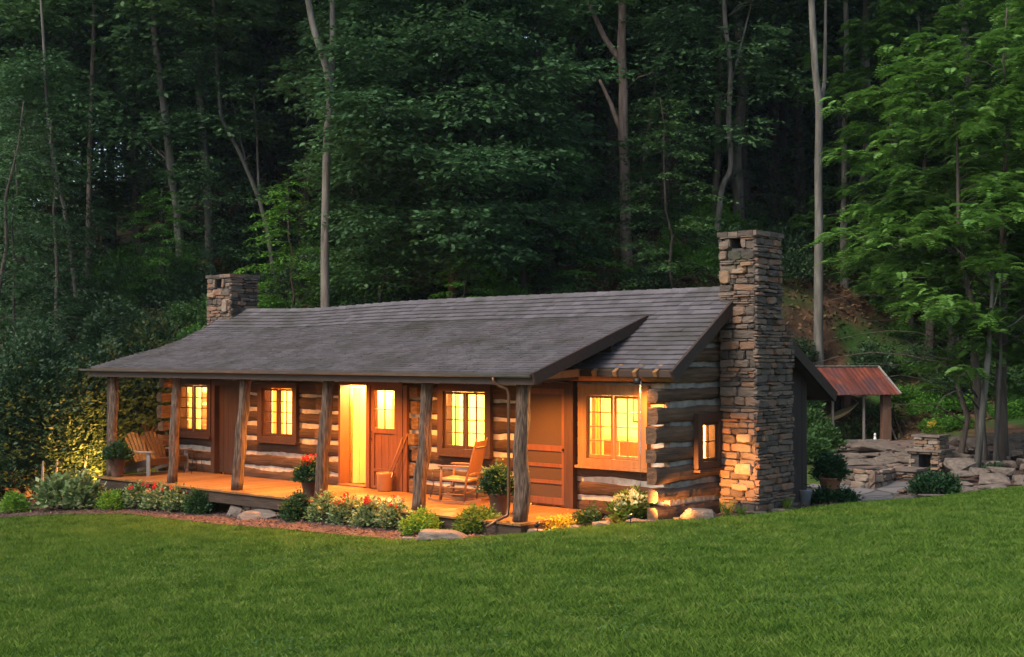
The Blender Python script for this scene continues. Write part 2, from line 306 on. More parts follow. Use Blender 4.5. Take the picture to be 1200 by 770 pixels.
def sheet(name, poly, mt, lift=.02, res=.25, kind='structure'):
    """ground-hugging sheet inside a closed outline, edges softened by its own outline"""
    P = np.array(poly); x0, y0 = P.min(0); x1, y1 = P.max(0)
    xs = np.arange(x0, x1+res, res); ys = np.arange(y0, y1+res, res); X, Y = np.meshgrid(xs, ys)
    def inside(X, Y):
        c = np.zeros(X.shape, bool); j = len(P)-1
        for i in range(len(P)):
            xi, yi = P[i]; xj, yj = P[j]
            if yi != yj:
                t = ((yi > Y) != (yj > Y)) & (X < (xj-xi)*(Y-yi)/(yj-yi)+xi); c ^= t
            j = i
        return c
    ins = inside(X+res/2, Y+res/2)
    Z = H(X, Y)+lift; n = len(xs); id_ = np.arange(X.size).reshape(X.shape)
    f = [(id_[j, i], id_[j, i+1], id_[j+1, i+1], id_[j+1, i]) for j in range(len(ys)-1) for i in range(n-1) if ins[j, i]]
    used = np.unique(np.array(f)); rm = -np.ones(X.size, int); rm[used] = np.arange(len(used))
    V = np.stack([X.ravel(), Y.ravel(), Z.ravel()], 1)[used]
    return tag(link(name, fast(name, V, rm[np.array(f)], True), mt), kind=kind), inside
M['mulch'] = mat('wood_chip_mulch', [(.022,.012,.009), (.06,.03,.021), (.12,.07,.05)], scale=24, detail=3, rough=.95, bump=.03, bscale=26, rlo=.3, rhi=.7)
def xy(px, D): p = at(px, D, 0); return (p.x, p.y)
mulch_edge = [xy(-60,26.9), xy(0,26.4), xy(60,26.3), xy(110,25.9), xy(160,25.6), xy(215,24.6), xy(250,23.8), xy(320,22.3), xy(380,21.5), xy(430,20.9), xy(470,20.0), xy(505,19.8), xy(560,20.1), xy(620,20.3), xy(700,20.7), xy(790,21.0), xy(870,21.4), xy(930,22.3), xy(985,23.4), xy(1000,24.6), xy(955,26)]
mulch_poly = mulch_edge + [(2.0, 6.0), (1.6, 1.9), (.4, 1.7), (.2, 0.1), (-11.8, .2), (-13.5, .6), xy(0, 30), xy(-60, 29.5)]
_, in_mulch = sheet('mulch_bed', mulch_poly, M['mulch'], .025, .12)
patio_poly = [xy(930,24.3), xy(985,24.0), xy(1060,25.4), xy(1100,26.6), xy(1060,28.4), xy(1000,28.8), xy(950,28.6), xy(935,27)]
# flagstones laid as separate slabs drawn in one patio sheet
sheet('patio', patio_poly, M['flag'], .03, .2)

# ------------------------------------------------------------------ foliage machinery
def unit(a): return a/np.maximum(np.linalg.norm(a, axis=-1, keepdims=True), 1e-9)
def leafmesh(name, P, A, Nn, Ln, Wd, mi=None):
    A = unit(A); S = unit(np.cross(A, Nn)); Ln = np.broadcast_to(np.asarray(Ln, float).reshape(-1, 1), (len(P), 1)); Wd = np.broadcast_to(np.asarray(Wd, float).reshape(-1, 1), (len(P), 1))
    V = np.stack([P, P+A*Ln*.45+S*Wd*.5, P+A*Ln, P+A*Ln*.45-S*Wd*.5], 1).reshape(-1, 3)
    return fast(name, V, np.arange(len(V)).reshape(-1, 4))
def sprays(rg, Cn, Dn, length, width, k, droop=.1, flat=.35, down=.25):
    n = len(Cn); Dn = unit(Dn); up = np.array([0, 0, 1.0])
    S = unit(np.cross(Dn, up)+1e-6); T = rg.random((n, k, 1)); s = (rg.random((n, k, 1))*2-1)
    ln = length*(.7+.6*rg.random((n, 1, 1)))
    P = Cn[:, None]+Dn[:, None]*T*ln+S[:, None]*s*width*(1-.55*T)
    P = P + rg.normal(0, .025, P.shape); P[..., 2] -= (T[..., 0]**2)*droop
    A = Dn[:, None]*.7+S[:, None]*np.sign(s)*.7+rg.normal(0, .25, P.shape); A[..., 2] -= down
    Nn = up+rg.normal(0, flat, P.shape)
    return P.reshape(-1, 3), A.reshape(-1, 3), Nn.reshape(-1, 3)
def curve_pts(a, b, n, sag=0.0, wob=0.0, rg=None):
    a = np.array(a, float); b = np.array(b, float); t = np.linspace(0, 1, n)[:, None]
    p = a+(b-a)*t; p[:, 2] += sag*4*(t*(1-t))[:, 0]
    if wob and rg is not None: p[1:-1] += rg.normal(0, wob, (n-2, 3))
    return p

def make_tall(seed, Ht=24, z0=9, rad=4.2, nl=26, leaf=.24, mt='lf_mid', r0=.26, bark='bk_brown', name='forest_tree', clump=1.25, ns=19, k=13):
    rg = np.random.default_rng(seed); root = empty(name, (0, 0, 0))
    mb = MB(); tr = curve_pts((0, 0, -1.0), (rg.normal(0, .8), rg.normal(0, .8), Ht*.93), 12, wob=.10, rg=rg)
    mb.tube(tr, [r0*(1.25 if i == 0 else 1)*(1-.8*i/11) for i in range(12)], 9, .15, seed)
    Cn = []; Dn = []
    for i in range(nl):
        f = i/(nl-1); zz = z0+(Ht-z0)*f*.97
        j = (zz+1)/(Ht*.93+1)*11; j = min(j, 10.99); b = tr[int(j)]+(tr[int(j)+1]-tr[int(j)])*(j % 1)
        an = i*2.4+rg.normal(0, .4); ex = rad*(math.sin(math.pi*(.18+.80*f))**.7)*(.65+.5*rg.random())
        e = b+np.array([math.cos(an)*ex, math.sin(an)*ex, ex*.35+rg.normal(0, .4)])
        p = curve_pts(b, e, 5, .12*ex, .08, rg); rr = r0*.24*(1-.5*f); mb.tube(p, [rr, rr*.6, rr*.35, rr*.2, rr*.08], 5)
        for q, sca in ((p[-1], 1), (p[3], .9), (p[2], .7)):
            if rg.random() > .93: continue
            m = int(ns*sca)+2; o = unit(rg.normal(0, 1, (m, 3)))*clump*(.35+.6*rg.random((m, 1)))**.6; o[:, 2] *= .5
            Cn.append(q+o*sca); dd = o.copy(); dd[:, 2] *= .3; dd += unit((e-b)*np.array([1, 1, 0]))*.4; Dn.append(dd)
    P, A, Nn = sprays(rg, np.concatenate(Cn), np.concatenate(Dn), .9, .42, k, .14)
    mb.build('trunk', M[bark], root)
    L_ = leaf*(.7+.6*rg.random(len(P))); link('crown', leafmesh('crown', P, A, Nn, L_, L_*.6), M[mt], root)
    return root
def make_layered(seed, Ht=9, rad=2.6, z0=.8, nl=46, leaf=.15, mt='lf_mid', name='understory_tree', droop=.25, k=13, wl=.6, r0=.08, bark='bk_brown', taper=.9):
    rg = np.random.default_rng(seed); root = empty(name, (0, 0, 0)); mb = MB()
    tr = curve_pts((0, 0, -.6), (rg.normal(0, .4), rg.normal(0, .4), Ht), 9, wob=.07, rg=rg)
    mb.tube(tr, [r0*(1-.85*i/8) for i in range(9)], 6, .1, seed); Cn = []; Dn = []
    for i in range(nl):
        f = i/(nl-1); zz = z0+(Ht-z0)*f; j = min((zz+.6)/(Ht+.6)*8, 7.99); b = tr[int(j)]+(tr[int(j)+1]-tr[int(j)])*(j % 1)
        an = i*2.4+rg.normal(0, .5); ex = rad*(1-taper*f**1.4)*(.55+.6*rg.random())+.25
        e = b+np.array([math.cos(an)*ex, math.sin(an)*ex, ex*.12-droop*ex*.5]); p = curve_pts(b, e, 5, .10*ex, .04, rg)
        rr = max(.006, r0*.16*(1-f)); mb.tube(p, [rr, rr*.8, rr*.6, rr*.4, rr*.2], 4)
        ns = int(5+ex*4)
        for q in range(ns):
            t = .25+.75*(q+rg.random())/ns; x = t*4; c = p[min(int(x), 3)]+(p[min(int(x), 3)+1]-p[min(int(x), 3)])*min(x-int(x), 1)
            side = (1 if q % 2 else -1)*(.5+.5*rg.random()); d = unit(e-b); s = np.array([-d[1], d[0], 0]); Cn.append(c+rg.normal(0, .05, 3)); Dn.append(d+s*side*.9)
    P, A, Nn = sprays(rg, np.array(Cn), np.array(Dn), .75, .26, k, droop, .28)
    mb.build('trunk', M[bark], root); L_ = leaf*(.7+.6*rg.random(len(P))); link('crown', leafmesh('crown', P, A, Nn, L_, L_*wl), M[mt], root)
    return root
def make_bush(seed, rx=1.0, h=1.1, n=260, leaf=.09, mt='lf_mid', name='shrub', k=11, sl=.3, sw=.14, up=.6, wl=.55, stems=9, dome=.55, part='foliage', stemmat='bk_brown'):
    rg = np.random.default_rng(seed); root = empty(name, (0, 0, 0)); mb = MB()
    d = unit(rg.normal(0, 1, (n, 3))); d[:, 2] = np.abs(d[:, 2])*1.05; r = (dome+(1-dome)*rg.random((n, 1)))
    lump = 1+.16*np.sin(d[:, :1]*5+seed)*np.cos(d[:, 1:2]*4+seed*2)
    C_ = d*r*lump*np.array([rx, rx, h])*.85; C_[:, 2] += .05*h
    D_ = d.copy(); D_[:, 2] += up; D_ += rg.normal(0, .35, D_.shape)
    for i in range(stems):
        q = C_[rg.integers(n)]; mb.tube(curve_pts((q[0]*.12, q[1]*.12, -.1), q, 4, .03, .02, rg), [.016*h+.004]*2+[.010*h+.002, .004], 4)
    P, A, Nn = sprays(rg, C_, D_, sl, sw, k, .04, .6, .1); P[:, 2] = np.maximum(P[:, 2], .02)
    mb.build('stem', M[stemmat], root); L_ = leaf*(.7+.6*rg.random(len(P))); link(part, leafmesh(part, P, A, Nn, L_, L_*wl), M[mt], root)
    return root
def put(o, x, y, s=1.0, rz=0.0, z=None, sink=.0, sz=None):
    o.location = (x, y, (h1(x, y) if z is None else z)-sink); o.rotation_euler = (0, 0, rz); o.scale = (s, s, sz or s); return o
exec_later = []

# ------------------------------------------------------------------ the log cabin
cabin = empty('log_cabin', (0, 0, 0), 0, 'long low log cabin with chinked walls, shingled roof, lit windows and a full front porch', 'cabin')
W = 1.83; XG = 1.68; XL = -12.15
def nz(a, b=0.0, c=0.0): return mnoise.noise(Vector((a, b, c)))
def slab_holes(mb, s0, s1, z0, z1, holes, put_box):
    xs = sorted(set([s0, s1]+[min(max(v, s0), s1) for h in holes for v in h[:2]]))
    for a, b in zip(xs, xs[1:]):
        if b-a < .005: continue
        cuts = sorted([(h[2], h[3]) for h in holes if h[0] <= a+.001 and h[1] >= b-.001]); z = z0
        for c0, c1 in cuts:
            if c0 > z: put_box(a, b, z, c0)
            z = max(z, c1)
        if z < z1: put_box(a, b, z, z1)
def log_piece(mb, a, b, z0, z1, fn, seed, thick=.17):
    """one hewn log: fn(s, out, z) -> point; out is metres in front of the wall line"""
    n = max(3, int((b-a)/.09)+1); vs = []; fs = []; hh = z1-z0
    for i in range(n):
        s = a+(b-a)*i/(n-1)
        lo = z0+.028*nz(s*1.3, seed)+.020*nz(s*6, seed+3); hi = z1+.032*nz(s*1.1, seed+9)+.020*nz(s*7, seed+5)
        o = .012*nz(s*2, seed+20)
        for oo, zz in ((-thick, lo), (-.02, lo), (.012+o, lo+.12*hh), (.030+o, lo+.35*hh), (.032+o, lo+.65*hh), (.016+o, hi-.12*hh), (-.02, hi), (-thick, hi)):
            vs.append(fn(s, oo+.006*nz(s*9, zz*9, seed), zz))
    for i in range(n-1):
        for k in range(7): fs.append((i*8+k, (i+1)*8+k, (i+1)*8+k+1, i*8+k+1))
        fs.append((i*8+7, (i+1)*8+7, (i+1)*8, i*8))
    fs.append(tuple(range(8))); fs.append(tuple((n-1)*8+7-k for k in range(8)))
    mb.add(vs, fs, False)
def log_rows(mb, rows, s0, s1, holes, fn, seed, ends=(0, 0), lim=None):
    rr = random.Random(seed)
    for i, (z0, z1) in enumerate(rows):
        a0 = s0-ends[0]*(rr.random()*.6+.7); b0 = s1+ends[1]*(rr.random()*.6+.7)
        if lim:
            l = lim((z0+z1)/2+.08)
            if l is None: continue
            a0 = max(a0, l[0]); b0 = min(b0, l[1])
            if b0-a0 < .15: continue
        xs = sorted(set([a0, b0]+[v for h in holes for v in h[:2] if a0 < v < b0]))
        segs = []
        for a, b in zip(xs, xs[1:]):
            p = [(z0, z1)]
            for h in holes:
                if h[0] <= a+.001 and h[1] >= b-.001:
                    q = []
                    for c, d in p:
                        if h[3] <= c or h[2] >= d: q.append((c, d)); continue
                        if h[2]-c > .03: q.append((c, h[2]))
                        if d-h[3] > .03: q.append((h[3], d))
                    p = q
            for c, d in p:
                if segs and segs[-1][1] == a and segs[-1][2:] == (c, d): segs[-1] = (segs[-1][0], b, c, d)
                else: segs.append((a, b, c, d))
        for a, b, c, d in segs: log_piece(mb, a, b, c, d, fn, seed+i*7.3)
def rows_from(z, n, pitch, gap, seed):
    rr = random.Random(seed); out = []
    for i in range(n):
        g = gap*(.6+.8*rr.random()); out.append((z+g*.5, z+pitch-g*.5)); z += pitch
    return out
# openings in the front wall (x0, x1, z0, z1)
HW = [(-11.95,-10.79,.89,1.97), (-8.85,-7.81,.90,1.94), (-3.43,-2.35,.89,1.97), (-.03,1.07,.88,1.97)]
HD = [(-10.55,-9.68,-.1,1.98), (-6.38,-4.62,-.1,2.04), (-1.48,-.50,-.1,2.06)]
holes = HW+HD
mb = MB(); fn = lambda s, o, z: (s, W-o, z)
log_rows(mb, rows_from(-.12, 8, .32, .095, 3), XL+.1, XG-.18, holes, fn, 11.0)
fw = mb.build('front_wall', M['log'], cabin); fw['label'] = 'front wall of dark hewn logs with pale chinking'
mb = MB()
slab_holes(mb, XL+.1, XG-.18, -.15, 2.42, holes, lambda a, b, c, d: mb.box(a, W+.022, c, b, W+.12, d))
mb.build('chinking', M['chink'], fw)
mb = MB()
slab_holes(mb, XL+.1, XG-.18, -.05, 2.42, holes, lambda a, b, c, d: mb.box(a, W+.17, c, b, W+.20, d))
mb.build('lining', M['int_wall'], fw)
mb = MB(); mb.box(XL+.05, W+.02, 2.425, .42, W+.08, 2.93); mb.build('frieze_board', M['beam'], fw)
# cross-wall log ends that show as stacks beside the entry
rr = random.Random(5)
for xc, wd in ((-4.12, .20), (-6.86, .20)):
    for i in range(7):
        mb = MB()
        z = .03+.30*i; o = .08+.16*rr.random(); w_ = wd*(.8+.4*rr.random())
        log_piece(mb, -.1, o, z, z+.20+.04*rr.random(), lambda s, oo, zz, xc=xc, w_=w_: (xc+(w_/2 if oo > -.05 else -w_/2)+rr.random()*.012, W-s, zz), 40+i+xc)
        mb.build('log_end', M['log_gable'], fw)
# right gable
rows_g = rows_from(-.12, 12, .325, .085, 8)
zr_front = lambda y: 2.30+.636*(y-1.45)
def lim_g(z): return (1.3 if z < 2.35 else 1.45+(z-2.22)/.636, 4.3) if z < 3.6 else None
hg = [(2.62, 3.14, .84, 1.52)]
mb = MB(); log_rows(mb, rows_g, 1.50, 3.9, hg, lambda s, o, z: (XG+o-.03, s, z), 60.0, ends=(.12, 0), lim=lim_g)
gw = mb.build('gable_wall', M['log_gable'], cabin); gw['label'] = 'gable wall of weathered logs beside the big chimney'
mb = MB(); slab_holes(mb, 1.86, 4.3, -.15, 2.34, hg, lambda a, b, c, d: mb.box(XG-.20, a, c, XG-.075, b, d))
mb.add([(XG-.18, 1.86, 2.34), (XG-.18, 4.3, 2.34), (XG-.18, 4.3, 3.3), (XG-.18, 3.65, 3.6), (XG-.08, 1.86, 2.34), (XG-.08, 4.3, 2.34), (XG-.08, 4.3, 3.3), (XG-.08, 3.65, 3.6)],
       [(0,1,2,3), (7,6,5,4), (0,4,5,1), (1,5,6,2), (2,6,7,3), (3,7,4,0)])
mb.build('chinking', M['chink_grey'], gw)
# left gable and its protruding ends
mb = MB(); log_rows(mb, rows_from(-.12, 12, .325, .1, 9), 1.50, 6.2, [], lambda s, o, z: (XL-o, s, z), 80.0, ends=(.12, 0),
                    lim=lambda z: (1.3 if z < 2.3 else 1.45+(z-2.2)/.636, min(6.2, 3.65+(3.7-z)/.56)) if z < 3.6 else None)
lw = mb.build('gable_wall', M['log_gable'], cabin); lw['label'] = 'far gable wall of logs with ragged corner ends'
mb = MB(); mb.box(XL+.03, 1.86, -.15, XL+.12, 6.2, 2.3); mb.build('chinking', M['chink'], lw)
# dark boarded rear of the gable and the back wall
mb = MB(); y = 4.0; rr = random.Random(2)
while y < 6.22:
    w_ = .17+.05*rr.random(); zt = 3.81-.56*(y+w_/2-3.65)-.12
    x = XG+.02+.012*rr.random(); mb.box(x-.05, y, -.3, x, y+w_-.008, zt); y += w_
mb.box(XL, 6.2, -.4, XG, 6.28, 2.28)
bw = mb.build('boarded_wall', M['board'], cabin); bw['label'] = 'dark vertical boards on the rear lean-to'
# interior shell
mb = MB()
mb.box(XL+.2, W+.2, -.04, XG-.2, 6.15, -.0)
fl = mb.build('floor', M['deck'], cabin)
mb = MB()
mb.box(XL+.2, 4.30, 0, XG-.2, 4.36, 2.42); mb.box(XL+.2, W+.2, 2.36, XG-.2, 4.30, 2.40)
for x in (-9.9, -6.7, -4.2, -1.75): mb.box(x-.04, W+.2, 0, x+.04, 4.30, 2.36)
mb.build('interior_wall', M['int_wall'], cabin)
mb = MB(); x = -6.6; rr = random.Random(4)
while x < -4.3: mb.box(x, 3.0+.004*rr.random(), .0, x+.135, 3.05, 2.3); x += .14
bb = mb.build('hall_boards', M['int_board'], cabin)

def window(name, x, y, z, w, h, rz, sashes, cols, rows, cw, tm, sill=True, sashmat=None, seed=0):
    """casing with sash, muntins and panes; local +X along the wall, -Y outward"""
    mb = MB(); o_ = .075
    mb.box(-cw, -o_, -cw*.7, .006, .02, h+cw); mb.box(w-.006, -o_, -cw*.7, w+cw, .02, h+cw)
    mb.box(.006, -o_, h-.006, w-.006, .02, h+cw); mb.box(.006, -o_, -cw*.7, w-.006, .02, .006)
    mb.box(-.012, .0205, -.012, .012, .19, h+.012); mb.box(w-.012, .0205, -.012, w+.012, .19, h+.012)
    mb.box(.012, .0205, h-.012, w-.012, .19, h+.012); mb.box(.012, .0205, -.012, w-.012, .19, .012)
    o = mb.build(name, M[tm], cabin); o.location = (x, y, z); o.rotation_euler = (0, 0, rz)
    sw = w/sashes
    for i in range(sashes):
        s = MB(); a = i*sw+.014; b = (i+1)*sw-.014; st = .045
        s.box(a, -.02, .014, a+st, .018, h-.014); s.box(b-st, -.02, .014, b, .018, h-.014)
        s.box(a+st, -.02, .014, b-st, .018, .014+st+.01); s.box(a+st, -.02, h-.014-st, b-st, .018, h-.014)
        ga, gb, g0, g1 = a+st, b-st, .024+st, h-.014-st
        for c in range(1, cols): xx = ga+(gb-ga)*c/cols; s.box(xx-.011, -.012, g0, xx+.011, .012, g1)
        for r in range(1, rows):
            zz = g0+(g1-g0)*r/rows; s.box(ga, -.010, zz-.010, gb, .010, zz+.010)
        s.build('sash', M[sashmat or tm], o)
        g = MB(); g.box(ga, -.0015, g0, gb, .0015, g1); g.build('pane', M['glass'], o)
    if sill:
        s = MB(); s.box(-cw-.03, -o_-.05, -cw*.7-.045, w+cw+.03, .0, -cw*.7-.002); s.build('sill', M[tm], o)
    return o
wl = ['small casement window at the far end of the porch', 'casement window with orange curtain beside the flower pot', 'casement window behind the rocking chair', 'wide honey coloured casement window by the corner']
wins = []
for i, (a, b, c, d) in enumerate(HW):
    wins.append(window('window', a, W-.02, c, b-a, d-c, 0, 2, 2, 4, .13 if i < 3 else .17, 'trim' if i < 3 else 'trim_light'))
    wins[-1]['label'] = wl[i]
g = window('window', XG+.01, 2.62, .84, .52, .68, math.pi/2, 1, 2, 2, .15, 'trim'); g['label'] = 'small deep framed window in the gable wall'
# curtains and furnishings seen through the panes
def curtain(x0, x1, y, z0, z1, mt, folds=6, amp=.03):
    n = folds*8; vs = []; fs = []
    for i in range(n+1):
        t = i/n; x = x0+(x1-x0)*t; yy = y+amp*math.sin(t*folds*2*math.pi)+amp*.4*math.sin(t*17)
        vs += [(x, yy, z0), (x, yy*.97+y*.03, z1)]
    for i in range(n): fs.append((2*i, 2*i+2, 2*i+3, 2*i+1))
    m_ = MB(); m_.add(vs, fs, True); return m_
def hang(x0, x1, y, z0, z1, mt, label, folds=6):
    tag(curtain(x0, x1, y, z0, z1, mt, folds).build('curtain', M[mt]), label, 'curtain')
hang(-11.95, -11.42, W+.24, .75, 2.05, 'curtain', 'pale curtain at the outer side of the farthest front window', 6)
hang(-11.25, -10.80, W+.24, .75, 2.05, 'curtain', 'pale curtain by the dark door in the farthest front window', 6)
hang(-8.86, -8.50, W+.24, .75, 2.05, 'curtain_orange', 'orange curtain glowing in the window near the red geranium pot', 5)
hang(-8.05, -7.80, W+.24, .75, 2.05, 'curtain', 'narrow pale curtain in the window near the red geranium pot', 3)
hang(-.06, .12, W+.24, .75, 2.05, 'curtain_orange', 'slim orange curtain in the wide corner window', 3)
def table_lamp(x, y, z, label, s=1.0):
    t = empty('table_lamp', (x, y, z), 0, label, 'lamp'); m_ = MB()
    m_.lathe((0, 0, 0), [(0, 0), (.07*s, 0), (.08*s, .02), (.05*s, .08*s), (.07*s, .18*s), (.02, .27*s), (.015, .34*s), (0, .34*s)], 14); m_.build('base', M['crock'], t)
    m_ = MB(); m_.lathe((0, 0, .30*s), [(.15*s, 0), (.09*s, .22*s)], 18); m_.build('lamp_shade', M['shade'], t)
def side_table(x0, x1, y0, y1, z, label):
    t = empty('side_table', (x0, y0, 0), 0, label, 'table'); m_ = MB(); m_.box(0, 0, z-.04, x1-x0, y1-y0, z); m_.build('tabletop', M['door'], t)
    for a in (.05, x1-x0-.05):
        for b in (.05, y1-y0-.05):
            m_ = MB(); m_.box(a-.025, b-.025, 0, a+.025, b+.025, z-.04); m_.build('leg', M['door'], t)
side_table(.35, 1.15, 2.75, 3.25, .80, 'small table standing inside the wide corner window'); table_lamp(.55, 3.0, .80, 'lamp with a small shade on the table inside the corner window', .8)
side_table(-3.3, -2.5, 2.9, 3.3, .86, 'wooden table standing inside the window behind the rocking chair'); table_lamp(-2.75, 3.1, .86, 'lamp on the table inside the window behind the rocking chair', .9)
m_ = MB(); m_.box(-3.15, 3.35, 0, -2.75, 3.7, 1.45); m_.box(-3.2, 3.3, 1.45, -2.7, 3.75, 1.5); tag(m_.build('cabinet', M['door']), 'tall wooden cabinet seen through the window behind the rocking chair', 'cabinet')

def picture(x, z, w, h, label, y=4.285):
    t = empty('picture', (x, y, z), 0, label, 'picture'); m_ = MB(); m_.box(-w/2-.03, -.03, -.03, w/2+.03, 0, h+.03); m_.build('frame', M['door_dark'], t); m_ = MB(); m_.box(-w/2, -.034, 0, w/2, -.0305, h); m_.build('print', M['int_board'], t)
picture(-10.6, 1.3, .4, .5, 'framed picture on the wall inside the farthest window'); picture(-9.3, 1.25, .5, .4, 'framed picture inside the window near the geranium pot')
picture(-4.9+1.1, 1.35, .45, .35, 'framed picture inside the window behind the rocking chair'); picture(-.5, 1.4, .6, .4, 'wide framed picture inside the wide corner window')
def cupboard(x, w, z, label, y=4.28):
    t = empty('cupboard', (x, y, 0), 0, label, 'cupboard'); m_ = MB(); m_.box(-w/2, -.35, 0, w/2, 0, z); m_.box(-w/2-.03, -.38, z, w/2+.03, .0, z+.04); m_.build('body', M['int_board'], t)
    for a in (-w/4, w/4): m_ = MB(); m_.box(a-w/4+.02, -.37, .08, a+w/4-.02, -.352, z-.04); m_.build('door', M['door'], t)
cupboard(-11.4, .9, .95, 'low cupboard inside the farthest window'); cupboard(-9.2, .8, 1.05, 'low cupboard inside the window near the geranium pot'); cupboard(-.9, 1.1, 1.05, 'broad low cupboard inside the wide corner window')
m_ = MB()
for i in range(9): m_.box(-1.74+.03, 2.2+.21*i, 0, -1.70+.03, 2.395+.21*i, 1.1)
tag(m_.build('wainscot_panel', M['int_board']), 'pine wainscot boards inside the wide corner window', 'wainscot')
hang(-3.42, -3.26, W+.24, .78, 2.05, 'curtain', 'narrow linen curtain at the left of the window behind the rocking chair', 3); hang(-2.5, -2.36, W+.24, .78, 2.05, 'curtain', 'narrow linen curtain at the right of the window behind the rocking chair', 3)
# doors
def plank_leaf(x0, x1, z0, z1, y, n, rr):
    m_ = MB(); w_ = (x1-x0)/n
    for i in range(n): m_.box(x0+i*w_+.003, y+.003*rr.random(), z0, x0+(i+1)*w_-.003, y+.04, z1)
    return m_
rr = random.Random(1)
m_ = MB(); a, b = -10.55, -9.68
m_.box(a-.12, W-.07, 0, a+.015, W+.21, 2.08); m_.box(b-.015, W-.07, 0, b+.12, W+.21, 2.08); m_.box(a+.015, W-.07, 1.965, b-.015, W+.21, 2.08)
df = m_.build('door_frame', M['trim'], cabin)
d = plank_leaf(a+.02, b-.02, .02, 1.96, W+.06, 5, rr).build('door', M['door_dark'], cabin); d['label'] = 'closed dark plank door near the bench'
m_ = MB(); m_.box(b-.13, W+.02, .95, b-.10, W+.06, 1.10); m_.tube([(b-.115, W+.03, 1.0), (b-.115, W-.03, 1.0), (b-.22, W-.03, 1.0)], .012, 8); m_.build('handle', M['fixture'], d)
# screen door
m_ = MB(); a, b = -1.48, -.50
m_.box(a-.13, W-.08, 0, a+.015, W+.21, 2.16); m_.box(b-.015, W-.08, 0, b+.13, W+.21, 2.16); m_.box(a+.015, W-.08, 2.052, b-.015, W+.21, 2.16); m_.box(b+.135, W-.14, -.05, b+.23, W-.02, 2.2)
m_.build('door_frame', M['trim'], cabin)
m_ = MB(); st = .09; y0, y1 = W-.05, W-.012
m_.box(a+.018, y0, .03, a+st, y1, 2.05); m_.box(b-st, y0, .03, b-.018, y1, 2.05)
for z0, z1 in ((.03, .15), (.39, .45), (.68, .74), (.96, 1.06), (1.96, 2.05)): m_.box(a+st, y0, z0, b-st, y1, z1)
sd = m_.build('screen_door', M['door'], cabin); sd['label'] = 'wooden screen door with three low panels'
m_ = MB()
for z0, z1 in ((.15, .39), (.45, .68), (.74, .96), (1.06, 1.96)): m_.box(a+st, W-.032, z0, b-st, W-.028, z1)
m_.build('screen', M['mesh'], sd)
m_ = MB(); m_.lathe((0, 0, 0), [(0, 0), (.02, 0), (.026, .02), (.012, .05), (0, .05)], 10)
hn = m_.build('handle', M['fixture'], sd); hn.location = (b-.05, W-.05, 1.0); hn.rotation_euler = (math.pi/2, 0, 0)
plank_leaf(a, b, .0, 2.06, W+.10, 6, rr).build('door', M['door'], cabin)
# entry: open doorway with the half-glazed leaf beside it
m_ = MB(); a, b = -6.38, -4.62; mid = -5.52
m_.box(a, W-.07, 0, a+.06, W+.21, 2.04); m_.box(b-.08, W-.07, 0, b, W+.18, 2.04); m_.box(a, W-.071, 2.04, b, W+.18, 2.19); m_.box(mid-.05, W-.06, 0, mid+.05, W+.18, 2.04)
m_.box(a, W-.10, -.01, mid-.05, W+.18, .03); m_.box(b+.02, W-.10, 0, b+.12, W-.02, 2.1); m_.box(b+.14, W-.09, 0, b+.24, W-.02, 2.05)
e_ = m_.build('door_frame', M['door'], cabin); e_['label'] = 'orange lit frame of the open entry'
m_ = MB(); a2, b2 = mid+.05, b-.08; y0, y1 = W-.02, W+.03
m_.box(a2, y0, .0, a2+.10, y1, 2.04); m_.box(b2-.10, y0, .0, b2, y1, 2.04); m_.box(a2+.10, y0, 1.94, b2-.10, y1, 2.04); m_.box(a2+.10, y0, 1.10, b2-.10, y1, 1.20); m_.box(a2+.10, y0, .34, b2-.10, y1, .40); m_.box(a2+.10, y0, .0, b2-.10, y1, .06)
n = 3; wv = (b2-a2-.20)/n
for i in range(n): m_.box(a2+.10+i*wv+.008, W+.005, .40, a2+.10+(i+1)*wv-.008, W+.02, 1.10)
m_.box(a2+.10, W+.004, .06, b2-.10, W+.02, .34)
lf = m_.build('door', M['door'], cabin); lf['label'] = 'half glazed orange door leaf beside the open entry'
s = MB(); s.box(a2+.10, W-.012, 1.56, b2-.10, W+.012, 1.58); s.box((a2+b2)/2-.01, W-.0115, 1.20, (a2+b2)/2+.01, W+.0115, 1.94); s.build('muntins', M['trim_light'], lf)
s = MB(); s.box(a2+.10, W+.012, 1.20, b2-.10, W+.015, 1.94); s.build('pane', M['glass'], lf)
s = MB(); s.tube([(a2+.03, W-.02, .98), (a2+.03, W-.07, .98), (a2+.03, W-.07, 1.12), (a2+.03, W-.02, 1.12)], .009, 6); s.build('handle', M['fixture'], lf)
# inner door swung open against the hall wall
d = plank_leaf(0, .82, .03, 1.98, 0, 6, rr).build('door', M['int_board'], cabin); d['label'] = 'pale board door swung open inside the hall'; d.location = (a+.12, W+.22, 0); d.rotation_euler = (0, 0, math.radians(58))

# porch deck
m_ = MB(); x = -11.85; rr = random.Random(6)
while x < .30:
    w_ = .135; m_.box(x, -.42+.012*rr.random(), -.035, min(x+w_-.005, .32), W-.10, 0-.003*rr.random()); x += w_
pd = m_.build('porch_floor', M['deck'], cabin)
m_ = MB(); m_.box(-11.85, -.37, -.25, .30, -.31, -.036); m_.box(-11.82, -.31, -.25, -11.76, W, -.036); m_.box(.22, -.31, -.25, .28, W, -.036)
m_.build('skirt_board', M['beam'], pd)
m_ = MB()
